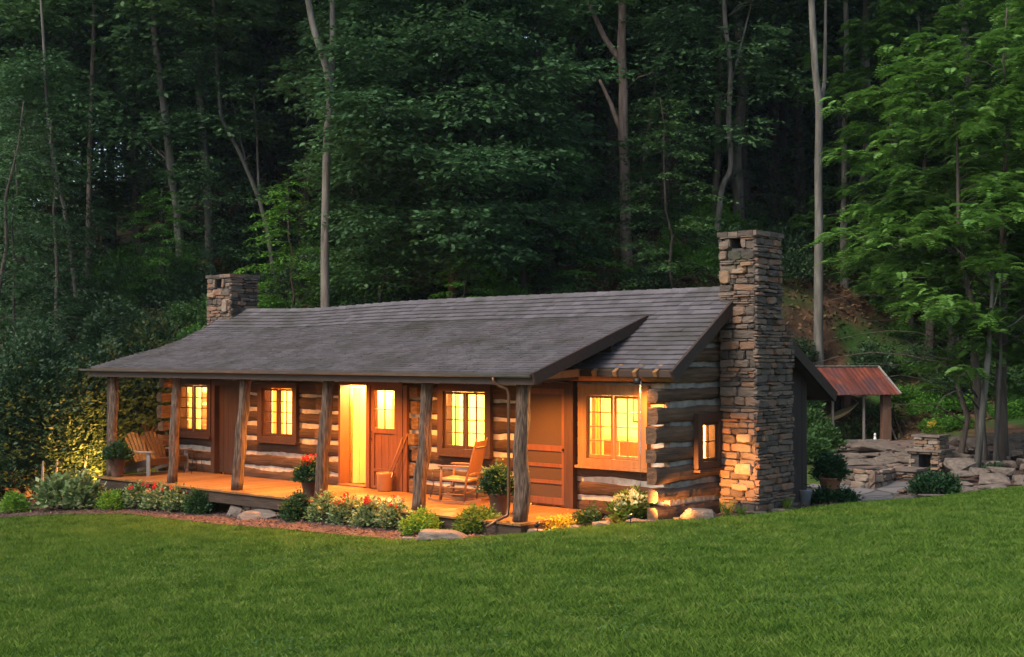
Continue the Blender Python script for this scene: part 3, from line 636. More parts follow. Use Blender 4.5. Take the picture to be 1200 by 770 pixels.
# porch posts: crooked tree trunks
posts = [(-11.62,-.14,-11.78,0,.098), (-9.36,-.16,-9.42,0,.095), (-7.22,-.14,-7.12,0,.105), (-4.78,-.12,-4.66,0,.108), (-2.20,-.14,-2.10,0,.105), (.08,-.15,.05,0,.115)]
for i, (xb, yb, xt, yt, r) in enumerate(posts):
    m_ = MB(); n = 14; pts = []; rad = []
    for k in range(n):
        t = k/(n-1); pts.append((xb+(xt-xb)*t+.045*nz(t*3, i*5.1)*math.sin(math.pi*t)*2, yb+(yt-yb)*t+.02*nz(t*4, i*3.3+8), 2.20*t)); rad.append(r*(1.05-.12*t)*(1+.10*nz(t*4, i*9.7)))
    m_.tube(pts, rad, 22, .30, i+1, flute=.06); p = m_.build('porch_post', M['bark'], cabin)
    p['label'] = ['crooked bark post at the far end of the porch', 'leaning bark post in front of the bench', 'knotty bark post between the dark door and window', 'bark post beside the geranium pot', 'slim bark post left of the rocking chair', 'thick bark post at the near corner of the porch'][i]
m_ = MB(); m_.box(-11.98, -.06, -.9, -11.86, .06, 2.18); c_ = m_.build('corner_post', M['beam'], cabin)
m_ = MB(); m_.bar((-12.25, 0, 2.245), (.36, 0, 2.245), .16, .15); m_.bar((-11.9, .08, 2.26), (-12.1, W, 2.30), .12, .14); m_.bar((.02, .09, 2.26), (-.10, W, 2.30), .12, .14)
bm = m_.build('porch_beam', M['beam'], cabin)
rr = random.Random(12)
def zpr(y): return 2.35+.311*(y+.25)
x = -12.0; rb = MB()
while x < .5:
    y1 = 1.75; rb.tube([(x, -.20, zpr(-.20)-.155), (x+.01, .8, zpr(.8)-.16), (x, y1, zpr(y1)-.155)], .05, 7, .1, x); x += .61
rb.build('rafters', M['beam'], cabin)

# ---- roof
SH = MB(); DK = MB()
def patch(Lp, Rp, expo, wid, seed, sagf=None, under=.10):
    Lp = [Vector(p) for p in Lp]; Rp = [Vector(p) for p in Rp]; n = len(Lp)-1
    ln = [0]
    for i in range(n): ln.append(ln[-1]+(Rp[i+1]-Rp[i]).length)
    tot = ln[-1]
    def P(u, s):
        s = min(max(s, 0), tot); i = 0
        while i < n-1 and s > ln[i+1]: i += 1
        f = (s-ln[i])/(ln[i+1]-ln[i]); a = Lp[i].lerp(Lp[i+1], f); b = Rp[i].lerp(Rp[i+1], f); p = a.lerp(b, u)
        if sagf: p.z += sagf(p.x, p.y)
        p.z += .004*nz(p.x*.9, p.y*.9)
        return p
    rr = random.Random(seed); W_ = (Rp[0]-Lp[0]).length; rows = max(1, round(tot/expo)); ex = tot/rows
    for j in range(rows):
        s0 = j*ex; s1 = min(tot, s0+ex*1.25); u = -rr.random()*wid/W_
        while u < 1:
            du = wid*(.75+.5*rr.random())/W_; ua = max(u, 0)+.0015/W_; ub = min(u+du, 1)-.0015/W_; u += du
            if ub <= ua: continue
            k0 = .016+.012*rr.random(); jj = (rr.random()-.5)*.010
            a, b, c, d = P(ua, s0+jj), P(ub, s0+jj), P(ub, s1), P(ua, s1)
            nn = (b-a).cross(d-a).normalized()
            if nn.z < 0: nn = -nn
            a1, b1, c1, d1 = a+nn*(k0+.012), b+nn*(k0+.012), c+nn*.006, d+nn*.006
            SH.add([a, b, a1, b1, c1, d1], [(0, 1, 3, 2), (2, 3, 4, 5), (0, 2, 5), (1, 4, 3)])
    U = 24; vs = []; fs = []
    for i in range(n+1):
        for k in range(U+1):
            p = P(k/U, ln[i]); vs += [p, p-Vector((0, 0, under))]
    q = lambda i, k, b: (i*(U+1)+k)*2+b
    for i in range(n):
        for k in range(U):
            fs.append((q(i,k,0), q(i,k+1,0), q(i+1,k+1,0), q(i+1,k,0))); fs.append((q(i,k,1), q(i+1,k,1), q(i+1,k+1,1), q(i,k+1,1)))
        fs.append((q(i,0,0), q(i+1,0,0), q(i+1,0,1), q(i,0,1))); fs.append((q(i,U,0), q(i,U,1), q(i+1,U,1), q(i+1,U,0)))
    for k in range(U): fs.append((q(0,k,0), q(0,k,1), q(0,k+1,1), q(0,k+1,0))); fs.append((q(n,k,0), q(n,k+1,0), q(n,k+1,1), q(n,k,1)))
    DK.add(vs, fs)
def sag(x, y): return -.085*math.exp(-((x+9.6)/2.3)**2)*min(max((y-1.0)/2.6, 0), 1)
zl = [(-12.33,-.25,2.36), (-12.32,.6,2.585), (-12.33,1.5,2.80), (-12.38,2.2,3.02), (-12.46,2.9,3.31)]
zrr = [(.47,-.25,2.35), (.47,.6,2.35+.311*.85), (.47,1.5,2.35+.311*1.75), (.47,2.2,2.35+.311*2.45), (.47,2.9,3.33)]
patch(zl, zrr, .125, .22, 1, sag)
patch([(-12.46,2.9,3.31), (-12.4,3.65,3.77)], [(1.95,2.9,3.33), (1.95,3.65,3.81)], .145, .25, 2, sag)
patch([(-1.8,1.45,2.405), (-1.8,2.9,3.325)], [(1.95,1.45,2.405), (1.95,2.9,3.325)], .145, .25, 3)
patch([(1.95,7.0,1.93), (1.95,5.3,2.88), (1.95,3.65,3.81)], [(-12.4,7.0,1.90), (-12.4,5.3,2.86), (-12.4,3.65,3.77)], .18, .30, 4, lambda x, y: sag(x, 3.65)*max(0, (6.5-y)/3))
rf = SH.build('roof', M['shingle'], cabin); rf['label'] = 'mauve grey shingle roof with a sagging ridge'
DK.build('roof_deck', M['soffit'], rf)
m_ = MB(); x = -12.4; rr = random.Random(31)
while x < 1.7:
    z = 3.77+(x+12.4)/14.35*.04+sag(x, 3.65)
    m_.add([(x, 3.54, z-.05), (x, 3.65, z+.045), (x, 3.76, z-.05), (x+.29, 3.54, z-.055), (x+.29, 3.65, z+.035), (x+.29, 3.76, z-.055)], [(0, 3, 4, 1), (1, 4, 5, 2), (0, 1, 2), (3, 5, 4)]); x += .28
m_.build('ridge_cap', M['shingle'], rf)
m_ = MB()
for a, b in (((1.97,1.40,2.30), (1.97,3.65,3.73)), ((1.97,3.65,3.73), (1.97,7.02,1.84))): m_.bar(a, b, .05, .20)
m_.bar((.495,-.30,2.27), (.495,2.86,3.255), .05, .19)
pr_ = [(-12.35,-.28,2.28)]+[(x-.02, y, z-.075) for x, y, z in zl[1:]]+[(-12.42,3.65,3.69)]
for a, b in zip(pr_, pr_[1:]): m_.bar(a, b, .05, .16)
m_.bar((-12.42,3.65,3.69), (-12.42,7.0,1.83), .05, .16)
m_.bar((-12.36,-.275,2.255), (.50,-.275,2.255), .04, .16); m_.bar((-.9,1.43,2.34), (1.94,1.43,2.34), .04, .10); m_.bar((-12.4,7.0,1.84), (1.97,7.0,1.84), .04, .14)
m_.build('fascia', M['fascia'], rf)
m_ = MB(); n = 9; vs = []; fs = []
def gut(x0, x1, y, z, r=.055):
    vs = []; fs = []
    for x in (x0, x1):
        for k in range(n): t = math.pi*k/(n-1); vs.append((x, y-r*math.cos(t), z-r*math.sin(t)))
        for k in range(n): t = math.pi*k/(n-1); vs.append((x, y-(r-.006)*math.cos(t), z-(r-.006)*math.sin(t)))
    for k in range(n-1): fs += [(k, k+1, 2*n+k+1, 2*n+k), (n+k, 3*n+k, 3*n+k+1, n+k+1)]
    fs += [(0, n, 3*n, 2*n), (n-1, 3*n-1, 4*n-1, 2*n-1)]
    for b in (0, 2*n): fs.append(tuple(b+k for k in range(n)))
    m_.add(vs, fs, True)
gut(-12.55, .47, -.352, 2.345)
m_.build('gutter', M['gutter'], cabin)
m_ = MB(); m_.tube([(-.30,-.35,2.30), (-.30,-.34,2.22), (-.22,-.28,2.15), (-.12,-.22,2.11), (-.10,-.20,2.02), (-.10,-.20,.22), (-.11,-.22,.08), (-.18,-.36,.02), (-.26,-.55,-.08)], .026, 12)
ds = m_.build('downspout', M['copper'], cabin)
m_ = MB(); m_.tube([(-1.7, 1.62, 2.30), (0, 1.60, 2.305), (1.88, 1.62, 2.30)], [.085, .10, .09], 12, .12, 3)
m_.bar((.02, .35, 2.30), (.02, 1.8, 2.36), .14, .12)
m_.build('plate_log', M['trim_light'], cabin)
for i, x in enumerate((-.4, .0, .42, .85, 1.25, 1.65)): m_ = MB(); m_.bar((x, 1.36, 2.33), (x, 1.95, 2.66), .07, .09); m_.build('rafter_tail', M['trim_light'], cabin)

# ---- stonework
def pillow(mb, o, ux, uy, un, w, h, dep, rr, inset=.13, irr=.22):
    """rough stone with its back at o, face sticking out along un"""
    o = Vector(o); ux = Vector(ux); uy = Vector(uy); un = Vector(un)
    tl = (rr.random()-.5)*.30*min(1, .12/max(h, .01)); tw = (rr.random()-.5)*.22
    def ring(f, d, j):
        out = []
        for a, b in ((0,0), (.5,0), (1,0), (1,.5), (1,1), (.5,1), (0,1), (0,.5)):
            x = .5+(a-.5)*(1-f); y = .5+(b-.5)*(1-f)
            if a != .5 and b != .5: x += (.5-x)*irr*.5; y += (.5-y)*irr*.5
            x += (rr.random()-.5)*j*.25; y += (rr.random()-.5)*j
            y += tl*(x-.5)*min(2.0, w/h*.4); x += tw*(y-.5)*h/w
            out.append(o+ux*(w*x)+uy*(h*y)+un*(d*(1+(rr.random()-.5)*j*.8)))
        return out
    A = ring(.0, 0, 0); B = ring(.0, dep*.55, irr*.6); C_ = ring(inset, dep, irr); c = o+ux*w*.5+uy*h*.5+un*dep*1.04
    vs = A+B+C_+[c]; fs = []
    for k in range(8):
        k2 = (k+1) % 8; fs += [(k, k2, 8+k2, 8+k), (8+k, 8+k2, 16+k2, 16+k), (16+k, 16+k2, 24)]
    mb.add(vs, fs, False)
def stack_face(mb, p, ux, un, width, z0, z1, rr, hmin=.035, hmax=.15, wmin=.14, wmax=.36, skip=None, dep=.06, widthf=None):
    z = z0
    while z < z1-.01:
        hh = min(hmin+(hmax-hmin)*rr.random()**1.3, z1-z)
        if z1-(z+hh) < hmin*.6: hh = z1-z
        off, wd = widthf(z) if widthf else (0, width)
        s = off
        while s < off+wd-.01:
            w_ = min(wmin+(wmax-wmin)*rr.random(), off+wd-s)
            if off+wd-(s+w_) < .07: w_ = off+wd-s
            if not (skip and skip(s, s+w_, z, z+hh)):
                pillow(mb, Vector(p)+Vector(ux)*s+Vector((0, 0, z)), Vector(ux), (0, 0, 1), Vector(un), w_-.006, hh-.006, dep*(.6+.8*rr.random()), rr)
            s += w_
        z += hh
def chimney(name, x0, x1, y0, y1, z0, z1, ybase, zsh, label, seed, hole):
    rr = random.Random(seed); mb = MB(); core = MB(); e = .05
    wf = lambda z: (0, (y1-y0)+((ybase-y1) if z < zsh else max(0, (ybase-y1)*(1-(z-zsh)/.25))))
    hx0, hx1, hz0, hz1 = hole
    # big quoin-like front stones then courses
    stack_face(mb, (x0-.0, y0+e, 0), (1, 0, 0), (0, -1, 0), x1-x0, z0, z1-.075, rr, skip=lambda a, b, c, d: (b > hx0+.02 and a < hx1-.02 and d > hz0+.01 and c < hz1-.01), hmax=.17, wmax=.42)
    stack_face(mb, (x1-e, y0, 0), (0, 1, 0), (1, 0, 0), y1-y0, z0, z1-.075, rr, widthf=wf, hmax=.13, wmax=.5, dep=.075)
    stack_face(mb, (x0+e, y1 if y1 else 0, 0), (0, -1, 0), (-1, 0, 0), y1-y0, max(z0, 0), z1-.075, rr)
    stack_face(mb, (x1, y1-e, 0), (-1, 0, 0), (0, 1, 0), x1-x0, zsh, z1-.075, rr)
    # frame stones round the flue opening
    for a, b in ((hx0-.10, hx0), (hx1, hx1+.10)): pillow(mb, Vector((x0+a, y0+e, hz0)), Vector((1, 0, 0)), (0, 0, 1), Vector((0, -1, 0)), b-a, hz1-hz0, .06, rr)
    pillow(mb, Vector((x0+hx0-.1, y0+e, hz1)), Vector((1, 0, 0)), (0, 0, 1), Vector((0, -1, 0)), hx1-hx0+.2, max(.02, z1-.075-hz1), .06, rr)
    # cap slabs
    x = x0-.03
    while x < x1+.02:
        w_ = min(.16+.14*rr.random(), x1+.035-x)
        for ya, yb in ((y0-.03, (y0+y1)/2), ((y0+y1)/2, y1+.03)): 
            zt = z1+.012*rr.random(); mb.add(*[(lambda A: (A, [(0,2,3,1), (4,5,7,6), (0,1,5,4), (2,6,7,3), (0,4,6,2), (1,3,7,5)]))([(xx+.008*rr.random(), yy+.01*rr.random(), zz) for zz in (z1-.075, zt) for yy in (ya, yb) for xx in (x, x+w_-.008)])][0])
        x += w_
    o = mb.build(name, M['stone'], cabin); o['label'] = label
    k = .045
    core.box(x0+k, y0+k, z0, x1-k, y1-k, hz0); 
    core.box(x0+k, y0+k, hz0, x0+hx0, y1-k, z1-.07); core.box(x0+hx1, y0+k, hz0, x1-k, y1-k, z1-.07); core.box(x0+hx0, y1-.16, hz0, x0+hx1, y1-k, z1-.07); core.box(x0+hx0, y0+k, hz1, x0+hx1, y1-.16, z1-.07)
    if ybase > y1: core.box(x0+k, y1-k, z0, x1-k, ybase-k, zsh)
    core.build('mortar', M['mortar'], o)
    return o
c1 = chimney('chimney', 1.72, 2.42, 3.22, 4.12, -.45, 4.74, 4.50, 2.95, 'tall fieldstone chimney on the near gable end', 3, (.22, .42, 4.46, 4.63))
rr = random.Random(77)
for (x, w_, z, h_) in ((1.74, .20, 3.86, .22), (2.02, .34, .62, .20), (2.06, .30, 1.18, .14), (1.98, .26, 4.02, .09), (2.15, .24, 4.15, .07), (1.95, .35, .36, .12)):
    mb = MB(); pillow(mb, Vector((x, 3.235, z)), Vector((1, 0, 0)), (0, 0, 1), Vector((0, -1, 0)), w_, h_, .075, rr); mb.build('face_stone', M['stone_warm'], c1)
c2 = chimney('chimney', -12.85, -11.92, 3.22, 4.06, -.9, 4.60, 4.06, .1, 'squat fieldstone chimney on the far gable end', 5, (.33, .58, 4.28, 4.50))
for (x, w_, z, h_) in ((-12.2, .2, 3.7, .3), (-12.8, .3, 4.05, .12)): mb = MB(); pillow(mb, Vector((x, 3.235, z)), Vector((1, 0, 0)), (0, 0, 1), Vector((0, -1, 0)), w_, h_, .075, rr); mb.build('face_stone', M['stone_warm'], c2)
# foundation stones under porch and wall
mb = MB(); rr = random.Random(9)
for x0, x1 in ((-11.95, -11.35), (-9.0, -8.3), (-6.9, -6.2), (-5.0, -4.4), (-2.5, -1.9), (-.15, .38)): stack_face(mb, (x0, -.20, 0), (1, 0, 0), (0, -1, 0), x1-x0, -1.0, -.26, rr, dep=.08)
stack_face(mb, (.34, 1.72, 0), (1, 0, 0), (0, -1, 0), 1.36, -.5, -.10, rr, dep=.08); stack_face(mb, (1.64, 1.70, 0), (0, 1, 0), (1, 0, 0), 4.6, -.6, -.10, rr, dep=.07)
fo = mb.build('foundation', M['stone'], cabin)
mb = MB()
for x0, x1 in ((-11.95, -11.35), (-9.0, -8.3), (-6.9, -6.2), (-5.0, -4.4), (-2.5, -1.9), (-.15, .38)): mb.box(x0, -.2, -1.1, x1, .2, -.26)
mb.box(-11.8, 1.0, -1.2, .2, 1.1, -.26); mb.box(.34, 1.73, -.6, 1.62, 6.1, -.13)
mb.build('piers', M['mortar'], fo)

# ------------------------------------------------------------------ things on the porch
def rocking_chair(x, y, rz):
    t = empty('rocking_chair', (x, y, 0), rz, 'orange wooden rocking chair with a tall cane back on the porch', 'rocking chair')
    w = .29; m = 'chairwood'
    for s in (-1, 1):
        mb = MB(); pts = []
        for i in range(11):
            a = -.52+1.02*i/10; pts.append((a, s*w, .025+.42*a*a*.55))
        for p, q in zip(pts, pts[1:]): mb.bar(p, q, .035, .045)
        mb.build('rocker', M[m], t)
        mb = MB(); mb.tube([(.27, s*w, .05), (.255, s*w, .40), (.245, s*w, .66)], [.021, .024, .019], 8); mb.build('leg', M[m], t)
        mb = MB(); mb.tube([(-.20, s*w, .04), (-.23, s*w*.98, .42), (-.40, s*w*.86, 1.10), (-.42, s*w*.86, 1.16)], [.021, .024, .018, .010], 8); mb.build('leg', M[m], t)
        mb = MB(); mb.box(-.28, s*w-.045, .655, .30, s*w+.045, .680); mb.build('armrest', M[m], t)
        mb = MB()
        for z in (.17, .29): mb.tube([(.265, s*w, z), (-.215, s*w, z)], .011, 6)
        mb.build('stretcher', M[m], t)
    mb = MB()
    for z in (.15, .27): mb.tube([(.262, -w, z), (.262, w, z)], .011, 6)
    mb.tube([(-.21, -w, .2), (-.21, w, .2)], .011, 6); mb.build('stretcher', M[m], t)
    mb = MB(); mb.add([(-.24,-w,.39), (.27,-w,.42), (.27,w,.42), (-.24,w,.39), (-.24,-w,.42), (.27,-w,.45), (.27,w,.45), (-.24,w,.42)], [(3,2,1,0), (4,5,6,7), (0,1,5,4), (1,2,6,5), (2,3,7,6), (3,0,4,7)]); mb.build('seat', M['cane'], t)
    mb = MB(); mb.bar((-.262, 0, .54), (-.375, 0, 1.0), w*1.62, .012, (1, 0, .25)); mb.build('backrest', M['cane'], t)
    mb = MB()
    for z, h in ((1.06, .10), (.51, .035)): x_ = -.23-.17*(z-.42)/.68; mb.bar((x_, -w*.86, z), (x_, w*.86, z), .025, h)
    mb.build('back_rail', M['trim_light'], t)
    return t
rocking_chair(-2.42, 1.16, math.radians(200))
def settee(x, y, rz):
    t = empty('adirondack_bench', (x, y, 0), rz, 'two-seat slatted cedar bench with fanned backs at the far end of the porch', 'bench'); wd = 1.30
    for k in range(7):
        f = k/6; mb = MB(); x_ = -.02-.50*f; z = .38-.11*f; mb.box(x_-.035, 0, z-.012, x_+.035, wd, z+.012); mb.build('seat_slat', M['adiron'], t)
    for c in (wd*.26, wd*.74):
        for k in range(5):
            a = (k-2)/2; top = .98-.10*a*a; mb = MB(); b = (-.50, c+a*.20, .24); e = (-.50-.36*(top-.24)/.75, c+a*.275, top)
            mb.bar(b, e, .098, .020, (1, 0, .4)); mb.build('back_slat', M['adiron'], t)
    for c in (.02, wd-.02, wd/2):
        mb = MB(); mb.bar((.02, c, .33), (-.95, c, .06), .03, .12); mb.build('side_rail', M['adiron'], t)
    for c in (-.03, wd+.03):
        mb = MB(); mb.box(-.05, c-.02, 0, .05, c+.02, .54); mb.build('leg', M['greyleg'], t)
        mb = MB(); mb.box(-.62, c-.07, .54, .12, c+.07, .565); mb.build('armrest', M['greyleg'], t)
    mb = MB(); mb.box(.02, 0, .24, .045, wd, .37); mb.build('front_rail', M['adiron'], t)
    mb = MB(); mb.bar((-.74, -.0, .56), (-.74, wd, .56), .03, .07); mb.build('back_rail', M['adiron'], t)
    return t
settee(-11.02, .40, math.radians(15)).scale = (.92, .92, .94)
# crock with walking sticks
cr = empty('crock', (-4.84, 1.60, 0), 0, 'brown glazed crock standing before the half glazed door', 'crock'); mb = MB()
mb.lathe((0, 0, 0), [(0, .0), (.135, 0), (.15, .02), (.155, .30), (.165, .33), (.165, .36), (.145, .36), (.14, .04), (0, .04)], 22); mb.build('body', M['crock'], cr)
for i, (dx, dy, hx, lb) in enumerate(((-.03, 0, .42, 'long broom handle leaning out of the brown crock'), (.03, .03, .50, 'reddish walking stick leaning out of the brown crock'), (.07, -.03, .16, 'short pale handle poking out of the brown crock'))):
    mb = MB(); mb.tube([(-4.84+dx, 1.60+dy, .05), (-4.84+dx+hx, 1.70, (1.06, 1.14, .55)[i])], [.012, .011], 8); tag(mb.build('walking_stick' if i else 'broom_handle', M[('chairwood', 'door', 'white')[i]]), lb, 'stick')
def wire_stand(x, y, h, label):
    t = empty('plant_stand', (x, y, 0), .3, label, 'plant stand')
    mb = MB(); r = .2
    for z in (h, .12): mb.tube([(r*math.cos(a*math.pi/8), r*math.sin(a*math.pi/8), z) for a in range(17)], .006, 5)
    for k in range(5): a = -.16+.08*k; l = math.sqrt(r*r-a*a); mb.tube([(a, -l, h), (a, l, h)], .004, 4)
    mb.build('ring_top', M['fixture'], t)
    for k in range(4):
        a = k*math.pi/2+.4; mb = MB(); mb.tube([(r*math.cos(a), r*math.sin(a), h), (r*.8*math.cos(a), r*.8*math.sin(a), h*.5), (r*1.15*math.cos(a), r*1.15*math.sin(a), 0)], .007, 5); mb.build('leg', M['fixture'], t)
wire_stand(-3.10, 1.40, .52, 'small black wire stand left of the rocking chair')
wire_stand(-10.95, 1.52, .46, 'small black wire stand beside the cedar bench')
# rain chain
rc = empty('rain_chain', (1.36, 1.38, 2.22), 0, 'thin glinting rain chain hanging at the cabin corner', 'rain chain'); mb = MB()
for k in range(26):
    z = -.03-.045*k; r = .013; a0 = (k % 2)*math.pi/2
    mb.tube([(r*math.cos(a)*math.cos(a0), r*math.cos(a)*math.sin(a0), z+.026*math.sin(a)) for a in [i*math.pi/4 for i in range(9)]], .0042, 5, cap=False)
mb.build('links', M['tin'], rc); mb = MB(); mb.tube([(0, 0, -1.2), (0, 0, -2.2)], .003, 4); mb.build('cable', M['fixture'], rc)

# ------------------------------------------------------------------ plants
def flowers(root, mt, n, rx, h, size, seed, zlo=.92, part='flower_head', petals=34):
    rg = np.random.default_rng(seed); d = unit(rg.normal(0, 1, (petals, 3))); P = d*size*.45
    me = leafmesh(part, P, d+rg.normal(0, .5, d.shape), rg.normal(0, 1, d.shape)+[0, 0, .3], size*.55, size*.45); me.materials.append(M[mt])
    for i in range(n):
        a = rg.random()*6.283; r = rx*math.sqrt(rg.random())*.92
        o = bpy.data.objects.new(part, me); col.objects.link(o); o.parent = root
        o.location = (r*math.cos(a), r*math.sin(a), h*(zlo+.38*rg.random())*(1-.25*(r/rx)**2)+.02); s = .7+.6*rg.random(); o.scale = (s, s, s); o.rotation_euler = (rg.random(), rg.random(), a)
def plant(px, D, rx, h, mt, label, cat='shrub', name='shrub', seed=0, n=220, leaf=.05, z=None, bloom=None, **kw):
    p = at(px, D, 0); o = make_bush(seed, rx, h, n, leaf, mt, name, **kw)
    o.location = (p.x, p.y, h1(p.x, p.y)+.02 if z is None else z); tag(o, label, cat)
    if bloom: flowers(o, *bloom)
    return o
sm = dict(sl=.13, sw=.06, k=12, stems=7)
plant(18, 27.3, .30, .36, 'lf_lime', 'rounded lime green shrub at the far left end of the mulch bed', seed=1, **sm)
plant(70, 27.3, .34, .62, 'lf_var', 'pale green leafy hydrangea left of the porch, farther one', seed=2, n=160, leaf=.13, sl=.25, sw=.14, k=8)
plant(98, 27.1, .36, .58, 'lf_var', 'pale green leafy hydrangea next to the left end of the deck', seed=3, n=160, leaf=.13, sl=.25, sw=.14, k=8, bloom=None)
plant(133, 26.7, .29, .32, 'lf_lime', 'rounded lime green shrub below the left corner of the deck', seed=4, **sm)
for i, (px, D, lb) in enumerate(((165, 26.7, 'variegated bush with red flowers, the farthest from the camera'), (188, 26.35, 'variegated bush with red flowers between two like it near the bench'), (212, 26.0, 'variegated bush with red flowers against the dark round shrub'))):
    plant(px, D, .29, .42, 'lf_var', lb, 'flowering bush', 'flowering_bush', 10+i, 200, .075, sl=.17, sw=.09, k=11, bloom=('red', 5, .3, .42, .062, 20+i))
plant(236, 25.6, .30, .44, 'lf_bed', 'dark round shrub at the far end of the stone step', seed=14, n=320, **sm)
plant(350, 23.5, .29, .46, 'lf_bed', 'dark round shrub at the near end of the stone step', seed=15, n=320, **sm)
for i, (px, D, lb) in enumerate(((382, 23.2, 'variegated bush with red flowers at the foot of the geranium pot post'), (407, 22.8, 'variegated bush with red flowers in front of the open entry'), (436, 22.4, 'variegated bush with red flowers in front of the brown crock'), (462, 22.05, 'variegated bush with red flowers next to the lime shrub'))):
    plant(px, D, .27, .40, 'lf_var', lb, 'flowering bush', 'flowering_bush', 30+i, 200, .07, sl=.16, sw=.09, k=11, bloom=('red', 6, .27, .40, .058, 40+i))
plant(495, 21.1, .30, .36, 'lf_lime', 'low lime yellow shrub below the slim post', seed=17, n=260, **sm)
plant(560, 20.95, .36, .36, 'lf_yel', 'broad yellow green shrub in front of the dark porch pot', seed=18, n=320, leaf=.06, sl=.16, sw=.08, k=11)
plant(690, 20.9, .20, .22, 'lf_bed', 'small dark leafy plant by the wall between porch end and hydrangea', 'plant', 'plant', 19, 90, .06, sl=.14, sw=.08, k=8)
plant(740, 21.1, .33, .50, 'lf_yel', 'hydrangea with cream blooms below the wide corner window', 'hydrangea', 'hydrangea', 21, 150, .08, sl=.2, sw=.1, k=9, bloom=('cream', 16, .33, .52, .12, 55, .55, 'bloom', 34))
plant(640, 20.75, .16, .14, 'lf_gold', 'golden leafed ground plant lit beside the corner post', 'plant', 'plant', 22, 70, .055, sl=.1, sw=.08, k=8)
plant(660, 20.8, .18, .15, 'lf_gold', 'golden leafed ground plant nearer the hydrangea', 'plant', 'plant', 23, 80, .055, sl=.1, sw=.08, k=8)
def tuft(px, D, h, label, seed):
    rg = np.random.default_rng(seed); n = 46; a = rg.random(n)*6.283; P = np.zeros((n, 3)); P[:, :2] = rg.normal(0, .03, (n, 2)); A = np.stack([np.cos(a)*.45, np.sin(a)*.45, np.ones(n)], 1)
    p = at(px, D, 0); tag(link('grass_tuft', leafmesh('grass_tuft', P, A, rg.normal(0, 1, (n, 3)), h*(.6+.5*rg.random(n)), .014), M['lf_yel'], None, (p.x, p.y, h1(p.x, p.y)+.02)), label, 'plant')
tuft(852, 21.0, .34, 'spiky grass tuft beside the boulder at the gable wall', 1); tuft(921, 22.1, .3, 'thin spiky grass tuft at the foot of the chimney', 2); tuft(868, 21.2, .2, 'short grass tuft left of the chimney base', 3)
plant(1094, 26.0, .50, .34, 'lf_bed', 'spreading dark green shrub in front of the stone fireplace', seed=24, n=420, leaf=.06, sl=.2, sw=.08, k=12)
plant(1164, 28.0, .26, .25, 'lf_bed', 'small dark green cushion plant among the terrace rocks', 'plant', 'plant', 25, 150, .05, sl=.12, sw=.06, k=9)
# potted plants
def potted(x, y, z, r, h, mt, label, pl_label, lf, rx, ph, seed, bloom=None, n=200, leaf=.07, drop=0):
    t = empty('plant_pot', (x, y, z), 0, label, 'plant pot'); mb = MB()
    mb.lathe((0, 0, 0), [(0, 0), (r*.68, 0), (r*.72, .02), (r, h*.86), (r*1.08, h*.88), (r*1.08, h), (r*.95, h), (r*.9, h*.9), (0, h*.88)], 22); mb.build('pot', M[mt], t)
    b = make_bush(seed, rx, ph, n, leaf, lf, 'potted_plant', sl=.15, sw=.08, k=10, stems=6); b.location = (x, y, z+h*.85-drop); tag(b, pl_label, 'plant')
    if bloom: flowers(b, *bloom)
potted(-11.45, -.12, 0, .17, .42, 'pot', 'tall dark pot at the left corner of the porch', 'dark leafy plant growing in the left corner pot', 'lf_bed', .27, .30, 61)
potted(-5.16, -.02, 0, .16, .32, 'pot', 'dark pot beside the middle post holding geraniums', 'red geranium in the pot beside the middle post', 'lf_bed', .27, .40, 62, ('red', 5, .28, .40, .10, 9))
potted(-.75, .30, 0, .17, .36, 'pot', 'dark pot beside the copper downspout', 'bushy dark green plant in the pot beside the downspout', 'lf_bed', .24, .48, 63, None, 260)
pp = at(972, 24.8, 0); gz = h1(pp.x, pp.y)
potted(pp.x, pp.y, gz+.20, .21, .34, 'terra', 'terracotta pot raised behind the cabin at the patio edge', 'loose green shrub in the terracotta pot at the patio edge', 'lf_bed', .30, .46, 64, None, 200, .08)
mb = MB(); mb.lathe((pp.x, pp.y, gz-.02), [(0, 0), (.17, 0), (.2, .05), (.14, .12), (.16, .22), (0, .22)], 18); tag(mb.build('pedestal', M['stone']), 'low stone pedestal under the terracotta pot', 'pedestal')
plant(965, 24.35, .26, .26, 'lf_bed', 'dark ground cover plant at the foot of the terracotta pot', 'plant', 'plant', 65, 160, .07, sl=.14, sw=.08, k=9)
plant(988, 24.5, .22, .22, 'lf_bed', 'dark ground cover plant at the patio side of the terracotta pot', 'plant', 'plant', 66, 130, .07, sl=.14, sw=.08, k=9)
p = at(942, 24.2, 0); t = empty('bucket', (p.x, p.y, h1(p.x, p.y)+.02), 0, 'pale tin bucket standing against the dark boards', 'bucket')
mb = MB(); mb.lathe((0, 0, 0), [(0, 0), (.10, 0), (.145, .30), (.152, .31), (.14, .31), (.095, .02), (0, .02)], 20); mb.build('pail', M['tin'], t)
mb = MB(); mb.tube([(.148*math.cos(a), .02, .29+.12*math.sin(a)) for a in [i*math.pi/10 for i in range(11)]], .005, 5); mb.build('handle', M['fixture'], t)

